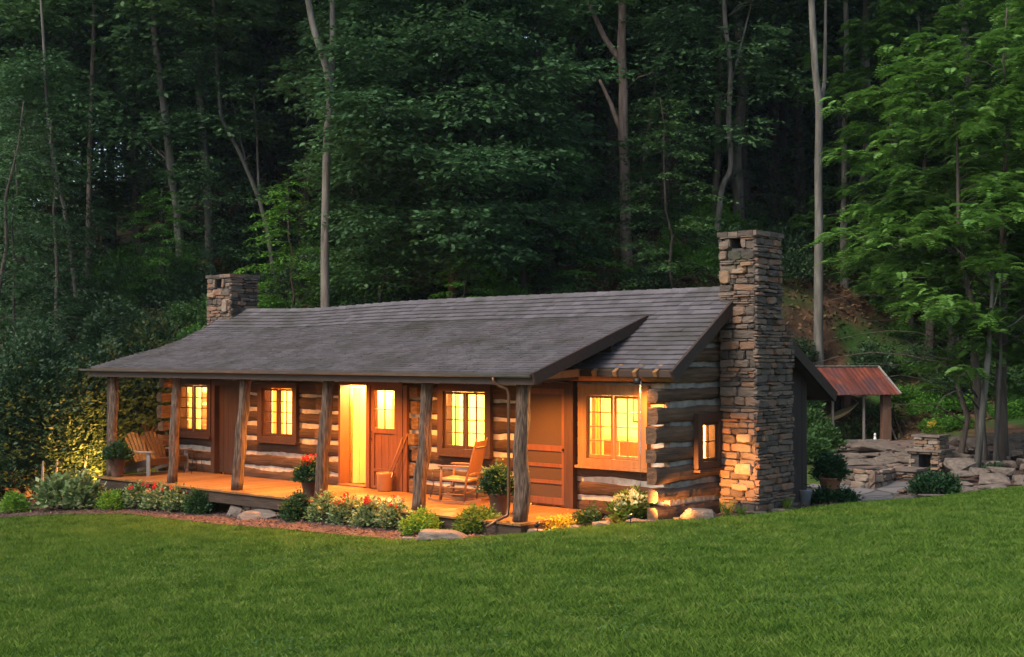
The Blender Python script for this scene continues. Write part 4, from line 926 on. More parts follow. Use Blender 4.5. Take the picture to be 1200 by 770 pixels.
# ------------------------------------------------------------------ rocks
def rock_mesh(seed):
    import bmesh
    rr = random.Random(seed*11+3); bm = bmesh.new()
    for i in range(20):
        v = Vector((rr.uniform(-1, 1), rr.uniform(-1, 1), rr.uniform(-1, 1))); m = max(abs(c) for c in v); v = v/m; v *= .82+.18*rr.random(); v.z *= .92; bm.verts.new(v)
    r_ = bmesh.ops.convex_hull(bm, input=bm.verts[:]); bmesh.ops.delete(bm, geom=[v for v in bm.verts if not v.link_faces], context='VERTS')
    bmesh.ops.dissolve_limit(bm, angle_limit=.18, verts=bm.verts[:], edges=bm.edges[:])
    bmesh.ops.bevel(bm, geom=bm.edges[:], offset=.09, segments=2, profile=.6, affect='EDGES', clamp_overlap=True)
    bmesh.ops.triangulate(bm, faces=bm.faces[:]); bmesh.ops.subdivide_edges(bm, edges=bm.edges[:], cuts=2, use_grid_fill=True); o = Vector((seed*3.7, seed, 0))
    for v in bm.verts: c = v.co.copy(); v.co = c*(1+.05*mnoise.noise(c*3+o)+.03*mnoise.noise(c*8+o)); v.co.z += .05*mnoise.noise(Vector((0, seed, c.z*9)))
    bmesh.ops.recalc_face_normals(bm, faces=bm.faces[:])
    me = bpy.data.meshes.new('rock'); bm.to_mesh(me); bm.free(); me.materials.append(M['rock']); me.polygons.foreach_set('use_smooth', [True]*len(me.polygons)); return me
RM = [rock_mesh(i) for i in range(7)]
def rock(px, D, w, h, label, k=0, d=None, group=None, z=None, rz=None, name='rock', xyz=None, cat='rock'):
    p = Vector(xyz) if xyz else at(px, D, 0); o = bpy.data.objects.new(name, RM[k % 7]); col.objects.link(o)
    zz = h1(p.x, p.y) if z is None else z; o.location = (p.x, p.y, zz+h*.28); o.scale = (w/2*.98, (d or w*.65)/2, h/2*1.1)
    o.rotation_euler = (.08*math.sin(k*3), .08*math.cos(k*5), YAW+(rz if rz is not None else .35*math.sin(k*7.3))); return tag(o, label, cat, group)
rock(818, 20.75, .66, .26, 'rounded grey boulder in front of the gable wall', 0, name='boulder', cat='boulder')
rock(762, 20.7, .85, .10, 'long flat edging slab below the hydrangea', 1, .35)
rock(706, 20.45, .34, .14, 'round pink grey stone left of the hydrangea', 2)
rock(745, 20.65, .30, .13, 'grey edging stone directly under the hydrangea', 5)
rock(676, 20.35, .28, .10, 'small grey stone by the golden plants', 3)
rock(630, 20.2, .34, .10, 'small stone at the foot of the near corner post', 4)
rock(522, 19.9, .85, .20, 'long sloping flat rock at the lawn edge below the slim post', 4, .45)
rock(483, 20.1, .36, .09, 'small tan rock set in the lawn at the end of the mulch', 6)
rock(312, 24.2, 1.15, .22, 'broad flat stone step below the porch edge', 3, .6, name='stone_step', cat='stone')
rock(277, 24.9, .40, .26, 'blocky stone beside the broad stone step', 5)
rock(885, 21.6, .42, .09, 'flat edging stone at the chimney foot, left one', 1)
rock(912, 21.9, .55, .10, 'flat edging stone at the chimney foot, right one', 6)
rock(796, 20.9, .22, .10, 'small pale stone between boulder and slab', 2)
rock(1060, 25.0, .50, .10, 'flat tan stone at the patio corner by the lawn', 4)
rock(1092, 25.2, .6, .08, 'low stone in the lawn edge below the dark shrub', 1); rock(1135, 25.6, .36, .12, 'pale block stone right of the spreading dark shrub', 5)
sheet('garden_soil', [xy(1040, 26.2), xy(1100, 25.9), xy(1180, 26.2), xy(1330, 27.6), xy(1400, 34), xy(1140, 34.5), xy(1050, 33)], M['mulch'], .02, .2)
# stepped rock garden: each stone a thing
rr = random.Random(44); G = 'stones of the stepped rock garden'; k = 0
for row, (y0, y1, D0, D1, zb) in enumerate(((0,0, 25.6, 26.0, -.06), (0,0, 26.3, 26.8, .03), (0,0, 27.0, 27.6, .13), (0,0, 27.9, 28.5, .23), (0,0, 28.8, 29.4, .32), (0,0, 29.8, 30.6, .41), (0,0, 31.0, 32.2, .50))):
    px = 1122+8*rr.random()
    while px < 1300:
        w = (.28+.62*rr.random()**1.6); t = (px-1120)/120; D = D0+(D1-D0)*.5+t*.4+rr.random()*.4; h = .13+.15*rr.random()
        rock(px, D, w, h, 'rough tan stone laid in the stepped rock garden by the fireplace', k, .35+.3*rr.random(), G, z=zb-.12+t*.10+.05*rr.random()); k += 1
        px += w*1500/D*.86
for i in range(22):
    px = 1000+rr.random()*75; D = 29.2+rr.random()*4.5; rock(px, D, .5+.6*rr.random(), .10+.06*rr.random(), 'flat reddish stone paving the upper terrace by the shed', k, None, 'flat stones of the upper terrace', z=.10+.02*(D-29)); k += 1
for px, D, w, h, lb in ((1088, 30.6, .9, .28, 'largest orange rock just right of the fireplace'), (1162, 31.3, .45, .34, 'squarish white rock on the top of the rock garden'), (1172, 31.2, .40, .26, 'grey rock touching the squarish white one'), (1195, 31.6, .7, .3, 'layered brown rock at the right end of the rock garden')):
    rock(px+ (40 if 'orange' in lb else 0), D, w, h, lb, k, z=.50); k += 1
rock(1012, 36.5, .45, .3, 'grey stone behind the leaning planks', 3, z=.0); 
for i, (px, D, lb) in enumerate(((946, 31.0, 'leafy shrub growing right behind the lean-to wall'), (962, 33.5, 'leafy shrub at the cabin side of the upper terrace'), (948, 36.0, 'leafy shrub behind the lean-to, farther one'))): plant(px, D, .45, .42, 'lf_mid', lb, seed=170+i, n=320, leaf=.1, sl=.3, sw=.15, k=10)
# curved retaining wall with the terrace above
def course_wall(name, path, z0, z1, label, cat, seed, mt='stone_warm', depth=.35, top=True):
    rr = random.Random(seed); mb = MB(); core = MB()
    L_ = [0]
    for a, b in zip(path, path[1:]): L_.append(L_[-1]+(b-a).length)
    def pt(s):
        for i in range(len(path)-1):
            if s <= L_[i+1]: return path[i].lerp(path[i+1], (s-L_[i])/(L_[i+1]-L_[i]))
        return path[-1].copy()
    z = z0
    while z < z1-.02:
        hh = min(.08+.10*rr.random(), z1-z); s = 0
        while s < L_[-1]-.03:
            w_ = min(.16+.32*rr.random(), L_[-1]-s); a, b = pt(s), pt(s+w_); ux = (b-a)
            if ux.length > .02:
                un = Vector((ux.y, -ux.x, 0)).normalized(); pillow(mb, Vector((a.x, a.y, z))-un*.04, ux.normalized(), (0, 0, 1), un, ux.length-.006, hh-.006, .07+.07*rr.random(), rr)
            s += w_
        z += hh
    for a, b in zip(path, path[1:]):
        un = Vector(((b-a).y, -(b-a).x, 0)).normalized(); core.bar(Vector((a.x, a.y, (z0+z1)/2))-un*(.03+depth/2), Vector((b.x, b.y, (z0+z1)/2))-un*(.03+depth/2), depth, z1-z0-.02)
    o = mb.build(name, M[mt]); tag(o, label, cat); core.build('core', M['mortar'], o); return o
pth = [at(px, D, 0) for px, D in ((962, 29.6), (985, 28.8), (996, 28.45), (1006, 28.2), (1015, 28.0), (1024, 27.95), (1032, 28.05), (1040, 28.35), (1047, 28.75), (1052, 29.3))]
course_wall('retaining_wall', pth, -.42, .14, 'curved dry stone retaining wall at the back of the patio', 'stone wall', 12)
# terrace fill behind the wall
mb = MB(); top = [at(px, D, 0) for px, D in ((962, 29.6), (985, 28.8), (1006, 28.2), (1024, 27.9), (1040, 28.3), (1052, 29.2), (1130, 30.6), (1130, 34), (1070, 37), (950, 36.8))]
back = 6; vs = [(p.x, p.y, (.115, .115, .115, .115, .115, .12, .2, .3, .2, .1)[i]) for i, p in enumerate(top)]; n = len(vs)
mb.add(vs+[(x, y, -.8) for x, y, z in vs], [tuple(range(n))]+[(i, n+i, n+(i+1) % n, (i+1) % n) for i in range(n)]); tag(mb.build('terrace', M['flag_red']), kind='structure')
# stone fireplace
fc = at(1100, 28.6, 0)
fp = empty('outdoor_fireplace', (fc.x, fc.y, 0), 0, 'stacked stone outdoor fireplace with a stepped top', 'fireplace'); rr = random.Random(15)
def block(mb, core, x0, y0, x1, y1, z0, z1, rr, skipf=None, hmax=.12):
    stack_face(mb, (x0, y0+.05, 0), (1, 0, 0), (0, -1, 0), x1-x0, z0, z1, rr, skip=skipf, hmax=hmax, dep=.07); stack_face(mb, (x1-.05, y0, 0), (0, 1, 0), (1, 0, 0), y1-y0, z0, z1, rr, hmax=hmax, dep=.07)
    stack_face(mb, (x0+.05, y1, 0), (0, -1, 0), (-1, 0, 0), y1-y0, z0, z1, rr, hmax=hmax, dep=.07)
mb = MB(); core = MB()
sk = lambda a, b, c, d: (b > .20 and a < .50 and c < .42)
block(mb, core, -.72, 0, 0, .72, -.5, .48, rr, sk); block(mb, core, -.64, .10, -.06, .66, .52, .80, rr)
core.box(-.68, .04, -.5, -.50, .68, .46); core.box(-.22, .04, -.5, -.04, .68, .46); core.box(-.50, .45, -.5, -.22, .68, .46); core.box(-.50, .04, .40, -.22, .45, .46); core.box(-.60, .14, .46, -.10, .62, .79)
b_ = mb.build('stone_body', M['stone_warm'], fp); core.build('mortar', M['mortar'], b_)
mb = MB(); mb.box(-.78, -.06, .475, .06, .78, .525); mb.box(-.68, .05, .80, -.02, .70, .845); mb.build('cap_slab', M['rock'], fp)
mb = MB(); core = MB(); block(mb, core, -1.30, -.62, -1.0, 0, -.5, .07, rr); block(mb, core, -.86, -.62, -.30, 0, -.5, .07, rr); core.box(-1.27, -.58, -.5, -1.04, 0, .06); core.box(-.83, -.58, -.5, -.34, 0, .06)
h_ = mb.build('hearth', M['stone'], fp); core.build('mortar', M['mortar'], h_)
mb = MB(); mb.box(-1.36, -.66, .07, -.92, -.01, .12); mb.box(-.90, -.68, .07, -.24, -.015, .125); mb.build('hearth_slab', M['rock'], fp)
p = fc+Vector((-.3, .4, .845)); b = make_bush(71, .16, .16, 50, .05, 'lf_yel', 'flowering_plant', sl=.12, sw=.06, k=7, stems=3); b.location = p; tag(b, 'little plant with yellow flowers on top of the stone fireplace', 'plant'); flowers(b, 'lf_gold', 4, .14, .2, .07, 3)
course_wall('retaining_wall', [at(1052, 26.6, 0), at(1075, 26.3, 0), at(1085, 26.8, 0)], -.5, -.12, 'low stone kerb wall below the fireplace hearth', 'stone wall', 21, 'stone', .2)

# ------------------------------------------------------------------ tin roofed shed with hammock
sp = at(1003, 38.0, 0); SR = YAW+math.radians(12)
sh = empty('garden_shed', (sp.x, sp.y, .02), SR, 'small open garden shed with a rusty red tin roof', 'shed')
mb = MB(); mb.box(-1.75, -.12, -.5, 1.02, .10, .12); mb.box(-1.7, .1, -.5, .95, 2.3, .05); mb.build('floor_beam', M['plank'], sh)
for x, y, w, d, mt, lb in ((-.76, 0, .06, .06, 'plank', None), (.24, 0, .055, .055, 'plank', None), (.95, 0, .26, .2, 'postred', 'thick red brown corner post'), (.62, 1.9, .22, .2, 'postred', None), (.36, 2.0, .1, .1, 'beam', None), (-1.6, 1.9, .14, .14, 'beam', None), (-1.6, 0, .14, .14, 'beam', None), (-.4, 2.1, .1, .1, 'beam', None)):
    mb = MB(); mb.bar((x, y, .0), (x, y, 1.50 if y < 1 else 1.56), w, d, (0, 1, 0)); o = mb.build('post', M[mt], sh)
    if lb: o['label'] = lb
mb = MB(); mb.bar((-1.8, 0, 1.50), (1.1, 0, 1.50), .10, .12); mb.bar((-1.8, 2.0, 1.55), (1.1, 2.0, 1.55), .10, .12); mb.bar((.95, 0, 1.52), (.95, 2.0, 1.55), .1, .1); mb.build('roof_beam', M['beam'], sh)
mb = MB(); nn = 11
for i in range(nn):
    x0 = -1.95+3.2*i/nn; x1 = x0+3.2/nn-.004; zz = .004*(i % 2)
    for (ya, za, yb, zb) in ((-.32, 1.46, 1.05, 2.26), (1.05, 2.26, 2.35, 1.50)):
        for k in range(4):
            a = x0+(x1-x0)*k/4; b = x0+(x1-x0)*(k+1)/4; hz = (.012, 0)[k % 2]; hz2 = (0, .012)[k % 2]
            mb.add([(a, ya, za+hz+zz), (b, ya, za+hz2+zz), (b, yb, zb+hz2+zz), (a, yb, zb+hz+zz), (a, ya, za+hz+zz-.01), (b, ya, za+hz2+zz-.01), (b, yb, zb+hz2+zz-.01), (a, yb, zb+hz+zz-.01)], [(0,1,2,3), (7,6,5,4), (0,4,5,1), (2,6,7,3), (1,5,6,2), (3,7,4,0)])
r_ = mb.build('tin_roof', M['rust'], sh)
mb = MB(); mb.bar((1.27, -.34, 1.49), (1.27, 1.05, 2.30), .05, .03); mb.bar((-1.0, -.1, 1.62), (-1.0, 1.05, 2.29), .04, .02); mb.bar((-1.98, 1.05, 2.30), (1.27, 1.05, 2.30), .1, .02); mb.build('roof_trim', M['plank'], r_)
# hammock
hm = empty('hammock', (sp.x, sp.y, .02), SR, 'tan canvas hammock slung inside the garden shed', 'hammock'); mb = MB(); nu, nv = 20, 8; vs = []; fs = []
A_ = Vector((-1.2, .35, .66)); B_ = Vector((.55, .95, 1.18))
for i in range(nu+1):
    t = i/nu; c = A_.lerp(B_, t); c.z -= .34*4*t*(1-t)*.62
    wd = .40*math.sin(math.pi*min(max(t, .04), .96))**.6
    for k in range(nv+1): f = k/nv*2-1; vs.append((c.x+.05*f, c.y+f*wd, c.z+.16*f*f*math.sin(math.pi*t)))
for i in range(nu):
    for k in range(nv): fs.append((i*(nv+1)+k, (i+1)*(nv+1)+k, (i+1)*(nv+1)+k+1, i*(nv+1)+k+1))
mb.add(vs, fs, True); o = mb.build('canvas', M['canvas'], hm); md = o.modifiers.new('s', 'SOLIDIFY'); md.thickness = .012
mb = MB(); mb.tube([tuple(A_), (-1.6, .05, .95)], .012, 6); mb.tube([tuple(B_), (.66, 1.8, 1.44)], .012, 6); mb.build('rope', M['plank'], hm)
def local(x, y, z): c, s = math.cos(SR), math.sin(SR); return (sp.x+x*c-y*s, sp.y+x*s+y*c, z)
ln = empty('lantern', local(.60, .0, .14), 0, 'tiny white lantern standing on the shed floor beam', 'lantern'); mb = MB(); mb.lathe((0, 0, 0), [(0, 0), (.045, 0), (.045, .03), (.035, .04), (.035, .13), (.045, .14), (.012, .19), (0, .19)], 12); mb.build('body', M['white'], ln)
for (x0, z1, x1, w, lb) in ((1.16, .72, 1.42, .12, 'short pale plank leaning against the garden shed'), (1.18, 1.25, 1.66, .10, 'long dark plank leaning behind the short pale one')):
    mb = MB(); mb.bar(local(x1, .1, -.05), local(x0, .25, z1), w, .04, (0, 0, 1)); tag(mb.build('plank', M['plank' if w > .11 else 'beam']), lb, 'plank')
for i, (px, D, s) in enumerate(((985, 38.9, .3), (1000, 39.2, .34), (1020, 39.0, .26))):
    plant(px, D, s, s*1.5, 'lf_var', ['leafy bush seen through the shed, nearest the cabin', 'leafy bush seen through the middle of the shed', 'leafy bush seen through the shed beside its thick post'][i], seed=80+i, n=90, leaf=.12, sl=.2, sw=.12, k=8, z=.05)

# ------------------------------------------------------------------ prominent trunks
PROT = {}
def proto_crown(key, seed, **kw):
    r = make_tall(seed, **kw); PROT[key] = r; return r
FG = 'slender forest trees on the bank'
def trunk_tree(pts, D, r, bark, label, forks=(), crown=None, cz=None, cs=1.0, cat='tree', name='forest_tree', twigs=0, seed=0, dd=0.0):
    """pts: (px, py) read off at distance D, then carried up out of sight with a crown"""
    b = at(pts[0][0], D, 0); gz = h1(b.x, b.y); t = empty(name, (b.x, b.y, gz), 0, label, cat); rg = np.random.default_rng(seed+100)
    P = [Vector((0, 0, -.7))]
    for i, (x, y) in enumerate(pts):
        q = at(x, D+dd*math.sin(i*1.7), None, y); q = q-Vector((b.x, b.y, gz))
        if i == 0: q.z = .05
        P.append(q)
    d = (P[-1]-P[-2]).normalized(); d = (d+Vector((0, 0, 1.5))).normalized()
    if crown: P += [P[-1]+d*3.5, P[-1]+d*7.5]
    # resample smoothly
    Q = []; 
    for i in range(len(P)-1):
        p0, p1, p2, p3 = P[max(i-1, 0)], P[i], P[i+1], P[min(i+2, len(P)-1)]
        for k in range(5):
            u = k/5; Q.append(.5*((2*p1)+(p2-p0)*u+(2*p0-5*p1+4*p2-p3)*u*u+(3*p1-p0-3*p2+p3)*u**3)+Vector((nz(seed, i+u), nz(seed+9, i+u), 0))*.05)
    Q.append(P[-1]); n = len(Q); L = Q[-1].z+.7
    rad = [r*(1.35-.35*min(1, (q.z+.7)/1.2))*(1-.62*max(0, q.z)/max(L, 1)) for q in Q]
    mb = MB(); mb.tube(Q, rad, 10, .14, seed)
    for f in forks:
        F_ = [at(x, D+(.5 if k else 0), None, y)-Vector((b.x, b.y, gz)) for k, (x, y) in enumerate(f[0])]
        if crown and f[2]: F_.append(F_[-1]+Vector((F_[-1]-F_[-2])).normalized()*3)
        m = len(F_); S = []
        for i in range(m-1):
            for k in range(4): S.append(F_[i].lerp(F_[i+1], k/4)+Vector((nz(seed+i, k), nz(k, i), nz(i, seed)))*.05)
        S.append(F_[-1]); mb.tube(S, [f[1]*(1-.6*i/len(S)) for i in range(len(S))], 7, .1, seed+3)
    rr = random.Random(seed)
    for i in range(twigs):
        q = Q[int(n*(.35+.45*rr.random()))]; a = rr.random()*6.28; l = .5+1.2*rr.random()
        mb.tube([q, q+Vector((math.cos(a)*l*.5, math.sin(a)*l*.5, l*.35)), q+Vector((math.cos(a)*l, math.sin(a)*l, l*.4))], [.03, .02, .008], 4)
    mb.build('trunk', M[bark], t)
    if crown:
        c = bpy.data.objects.new('crown', PROT[crown].children[1].data if PROT[crown].children[1].name.startswith('crown') else PROT[crown].children[0].data)
        col.objects.link(c); c.parent = t; top = Q[-1]; c.location = (top.x*.8, top.y*.8, (top.z-(cz or 17))*1.0); c.rotation_euler = (0, 0, rr.random()*6.28); c.scale = (cs, cs, cs)
    return t

TALL = [proto_crown('a', 1, Ht=24, z0=8.5, rad=4.4, nl=28, mt='lf_mid', bark='bk_brown'),
        proto_crown('b', 2, Ht=22, z0=5.5, rad=3.8, nl=30, mt='lf_cool', bark='bk_brown', leaf=.22),
        proto_crown('c', 3, Ht=26, z0=11, rad=4.8, nl=26, mt='lf_mid', bark='bk_pale', leaf=.25),
        proto_crown('d', 4, Ht=20, z0=3.5, rad=3.6, nl=34, mt='lf_dark', bark='bk_brown', leaf=.2)]
UND = [make_layered(11, 8.5, 2.7, .8, 46, .17, 'lf_mid'), make_layered(12, 6.5, 2.4, .5, 40, .16, 'lf_bright'), make_layered(13, 12, 2.9, 1.0, 60, .15, 'lf_dark', droop=.45, wl=.4, r0=.13), make_layered(14, 10, 2.5, 1.5, 44, .18, 'lf_cool', droop=.35)]
BSH = [make_bush(21, 1.2, 1.2, 240, .15, 'lf_mid', 'bank_shrub', sl=.4, sw=.2, k=10), make_bush(22, 1.4, 1.0, 260, .14, 'lf_bright', 'bank_shrub', sl=.45, sw=.2, k=10), make_bush(23, 1.3, 1.6, 280, .15, 'lf_dark', 'bank_shrub', sl=.4, sw=.2, k=10)]
for o in TALL: tag(o, None, 'tree')
trunk_tree([(214,342),(207,250),(199,200),(190,120),(178,30)], 46, .17, 'bk_pale', 'pale trunk leaning left with a bare side branch, behind the far chimney', [([(196,188),(180,174),(166,160)], .05, 0)], 'a', twigs=3, seed=1)
trunk_tree([(247,326),(243,240),(236,150),(229,60)], 47, .15, 'bk_pale', 'straight pale trunk rising right above the far chimney', (), 'b', twigs=2, seed=2)
trunk_tree([(93,364),(80,280),(70,225),(60,180)], 42, .085, 'bk_pale', 'thin pale leaning trunk standing lowest at the far left', [([(84,300),(76,260),(72,240)], .04, 0)], 'b', cs=.6, seed=3, twigs=2)
trunk_tree([(104,352),(103,260),(104,180),(106,90)], 46, .12, 'bk_brown', 'straight dark trunk just right of the thin leaning pale one', (), 'a', seed=4)
trunk_tree([(383,338),(381,230),(383,150),(385,100),(376,60),(360,0)], 38, .145, 'bk_pale', 'forked pale trunk rising behind the middle of the roof', [([(385,105),(389,60),(388,0)], .12, 1)], 'c', seed=5)
trunk_tree([(735,266),(732,190),(731,120),(729,60),(730,0)], 44, .20, 'bk_pink', 'pinkish dead trunk with bare upswept forks', [([(733,165),(716,120),(703,92)], .11, 0), ([(731,75),(709,42),(692,5)], .12, 1)], 'a', seed=6, twigs=2)
trunk_tree([(676,250),(673,160),(671,80),(670,0)], 54, .16, 'bk_brown', 'dark straight trunk left of the pinkish dead one', (), 'c', seed=7)
trunk_tree([(686,252),(688,170),(689,80),(690,0)], 57, .13, 'bk_brown', 'thinner dark trunk close beside the pinkish dead one', (), 'a', seed=8)
trunk_tree([(838,296),(846,225),(857,195),(855,140),(857,80),(851,20)], 44, .11, 'bk_pale', 'crooked pale trunk just left above the near chimney', [([(857,100),(870,50),(880,10)], .05, 1)], 'b', cs=.8, seed=9, twigs=3)
trunk_tree([(832,292),(841,200),(843,120),(846,40)], 46, .13, 'bk_brown', 'straight brown trunk behind the crooked pale one', (), 'a', cs=.8, seed=10)
trunk_tree([(919,252),(920,180),(919,110),(918,30)], 58, .24, 'bk_brown', 'thick shaded brown trunk behind the near chimney', (), 'c', seed=11)
trunk_tree([(959,372),(960,300),(960,200),(961,120),(957,80),(953,0)], 41, .16, 'bk_pale', 'tall bright pale trunk right of the near chimney', [([(962,130),(968,95),(969,40)], .08, 1)], 'c', seed=12)
trunk_tree([(990,331),(990,240),(991,160),(993,80),(993,0)], 45, .13, 'bk_pale', 'slim straight pale trunk next to the bright forked one', (), 'a', seed=13)
trunk_tree([(1010,232),(1010,160),(1011,90),(1012,0)], 56, .16, 'bk_brown', 'brown trunk farther up the bank behind the slim pale one', (), 'b', seed=14)
trunk_tree([(322,330),(305,240),(285,190),(262,145),(255,105)], 46, .09, 'bk_pale', 'thin curving pale trunk between far chimney and forked trunk', [([(303,235),(300,160),(296,110)], .05, 0), ([(290,200),(278,150),(272,120)], .04, 0)], 'b', cs=.55, seed=15, twigs=4)
trunk_tree([(1142,100),(1135,60),(1128,0)], 44, .18, 'bk_pale', 'pale trunk behind the bright leafed tree at right', (), 'a', seed=16)

# big rounded broadleaf tree in the middle
def position(o, px, D, s=1.0, rz=0.0, dz=0.0, label=None, cat='tree', group=None):
    p = at(px, D, 0); put(o, p.x, p.y, s, rz, h1(p.x, p.y)+dz)
    tag(o, label, cat, group); return o
big = make_tall(31, Ht=11.6, z0=1.4, rad=4.3, nl=84, leaf=.18, mt='lf_cool', bark='bk_brown', name='broadleaf_tree', r0=.16, clump=1.0, ns=24, k=15)
position(big, 528, 40.5, 1.0, 0, 0, 'big rounded blue green broadleaf tree behind the middle of the roof')
o = make_tall(32, Ht=8.5, z0=1.2, rad=2.3, nl=50, leaf=.16, mt='lf_mid', name='broadleaf_tree', r0=.09, clump=.75, ns=22); position(o, 446, 40.6, 1, 1, 0, 'smaller leafy tree hugging the forked pale trunk')
o = copy_tree(big); position(o, 60, 50, 1.1, 2, 1.5, 'tall hazy broadleaf tree at the upper left')
o = copy_tree(big); position(o, 300, 58, 1.1, 4, 1.0, 'broadleaf tree filling the gap high above the far chimney')
# bright layered trees low on the bank
for px, D, s, rz, k, lb in ((540, 38.6, .55, 0, 1, 'bright layered sapling behind the left half of the roof ridge'), (650, 42, .85, 1, 1, 'layered green sapling left of the pinkish dead trunk'), (790, 41, .8, 2, 0, 'layered sapling left of the near chimney'),
                        (345, 42, .7, 3, 1, 'bright layered sapling right of the far chimney'), (190, 43.5, .6, 4, 1, 'fresh green sapling on the slope left of the far chimney'), (870, 47, .95, 5, 2, 'dark layered tree above the near chimney'),
                        (745, 46, .8, 1.5, 2, 'dark low tree at the foot of the pinkish dead trunk'), (1000, 50, .9, 2.2, 0, 'mid green tree high between the pale trunks at right'), (590, 47, 1.0, 3.3, 2, 'dark layered tree behind the big broadleaf crown')):
    position(copy_tree(UND[k]), px, D, s, rz, 0, lb)
# drooping conifers at left
for px, D, s, rz, lb in ((18, 35, .78, .3, 'drooping evergreen at the left edge beyond the dark bush'), (-30, 33, .8, 2, 'drooping evergreen cut by the left edge'), (70, 39.5, .62, 4, 'shorter drooping evergreen beside the thin leaning trunk')):
    position(copy_tree(UND[3] if px == 18 else UND[2]), px, D, s, rz, 0, lb)

# scattered forest
rr = random.Random(99); used = []
def free(p, dmin):
    for q in used:
        if (q-p).length < dmin: return False
    used.append(p); return True
first = set(); cnt = 0
for i in range(2600):
    if cnt >= 215: break
    D = 47+75*rr.random()**1.0; px = -260+1750*rr.random(); p = at(px, D, 0)
    if px < 110 and D > 55 and rr.random() < .72: continue
    if not free(p, 2.3+.024*(D-40)): continue
    k = rr.choice([0, 0, 1, 1, 2, 3, 3]) if px > 250 else rr.choice([1, 1, 0, 3])
    if k in first: o = copy_tree(TALL[k])
    else: o = TALL[k]; first.add(k)
    s = .75+.4*rr.random(); put(o, p.x, p.y, s, rr.random()*6.28, h1(p.x, p.y)); cnt += 1
    tag(o, 'tall forest tree among many alike on the dim wooded hillside', 'tree', 'forest trees on the hillside')
first = set(); cnt = 0; used = []
for i in range(1500):
    if cnt >= 95: break
    D = 42+36*rr.random(); px = -180+1560*rr.random()
    if D < 49 and (150 < px < 420 or 650 < px < 1050): continue
    if 880 < px < 1040 and D < 55: continue
    p = at(px, D, 0)
    if not free(p, 2.4): continue
    k = rr.choice([0, 2, 3, 0, 2, 1]); 
    if k in first: o = copy_tree(UND[k])
    else: o = UND[k]; first.add(k)
    put(o, p.x, p.y, .6+.5*rr.random(), rr.random()*6.28, h1(p.x, p.y)); cnt += 1
    tag(o, 'low layered tree under the taller ones on the wooded hillside', 'tree', 'understory trees on the hillside')
first = set(); cnt = 0; used = []
for i in range(3000):
    if cnt >= 210: break
    D = 36.5+16*rr.random()**1.3; px = -120+1440*rr.random()
    if 940 < px < 1080 and D < 41: continue
    if 860 < px < 1040 and rr.random() < .55: continue
    if px > 1050 and D < 39: continue
    p = at(px, D, 0)
    if not free(p, 1.1): continue
    k = rr.choice([0, 1, 2, 0, 1]) if px > 120 else 2
    if k in first: o = copy_tree(BSH[k])
    else: o = BSH[k]; first.add(k)
    put(o, p.x, p.y, .45+.5*rr.random(), rr.random()*6.28, h1(p.x, p.y)); cnt += 1
    tag(o, 'leafy shrub among many covering the bank behind the cabin', 'shrub', 'shrubs on the bank')
# bright ground cover on the slope right of the shed
for i in range(46):
    px = 1045+230*rr.random(); D = 38+5*rr.random(); p = at(px, D, 0); o = copy_tree(BSH[1]); put(o, p.x, p.y, .4+.35*rr.random(), rr.random()*6.28, h1(p.x, p.y)-.15, sz=.35)
    tag(o, 'low bright green shrub on the slope right of the shed', 'shrub', 'bright shrubs beyond the shed')

# large dark evergreens left of the porch
dk = dict(sl=.34, sw=.17, k=12, wl=.42, stems=10)
def bigbush(px, D, rx, h, n, seed, label, mt='lf_dark', rz=0, leaf=.12):
    p = at(px, D, 0); o = make_bush(seed, rx, h, n, leaf, mt, 'evergreen_bush', dome=.6, **dk); put(o, p.x, p.y, 1, rz, h1(p.x, p.y)); tag(o, label, 'bush'); return o
bigbush(45, 30.6, 1.75, 3.9, 4200, 91, 'huge dark evergreen bush left of the porch')
bigbush(112, 32.4, 1.2, 3.0, 2400, 92, 'tall dark bush directly behind the left porch corner')
bigbush(-60, 30.5, 1.8, 3.6, 2400, 93, 'dark evergreen bush cut by the left edge')
bigbush(172, 34.5, 1.25, 3.1, 1900, 94, 'dark leafy bush seen between the first two porch posts', leaf=.13)
bigbush(140, 38, 1.4, 2.2, 1300, 95, 'dark bush on the slope beyond the left gable', leaf=.13)
mb = MB(); rr = random.Random(3); t = None
for i, (px, lean) in enumerate(((50, -.3), (64, -.2), (74, -.35), (92, .05))):
    p = at(px, 28.7+.3*i, 0); z = h1(p.x, p.y); mb = MB(); mb.tube([(0, 0, -.2), (lean*.5, .1, .4), (lean, .2, .95)], [.045, .035, .02], 7, .1, i)
    o = mb.build('bare_stem', M['bk_pink'], None); o.location = (p.x, p.y, z); tag(o, ['leftmost bare leaning stem under the huge evergreen bush', 'bare leaning stem, second from the left under the evergreen', 'bare leaning stem, third from the left under the evergreen', 'upright bare stem nearest the deck corner'][i], 'stem')

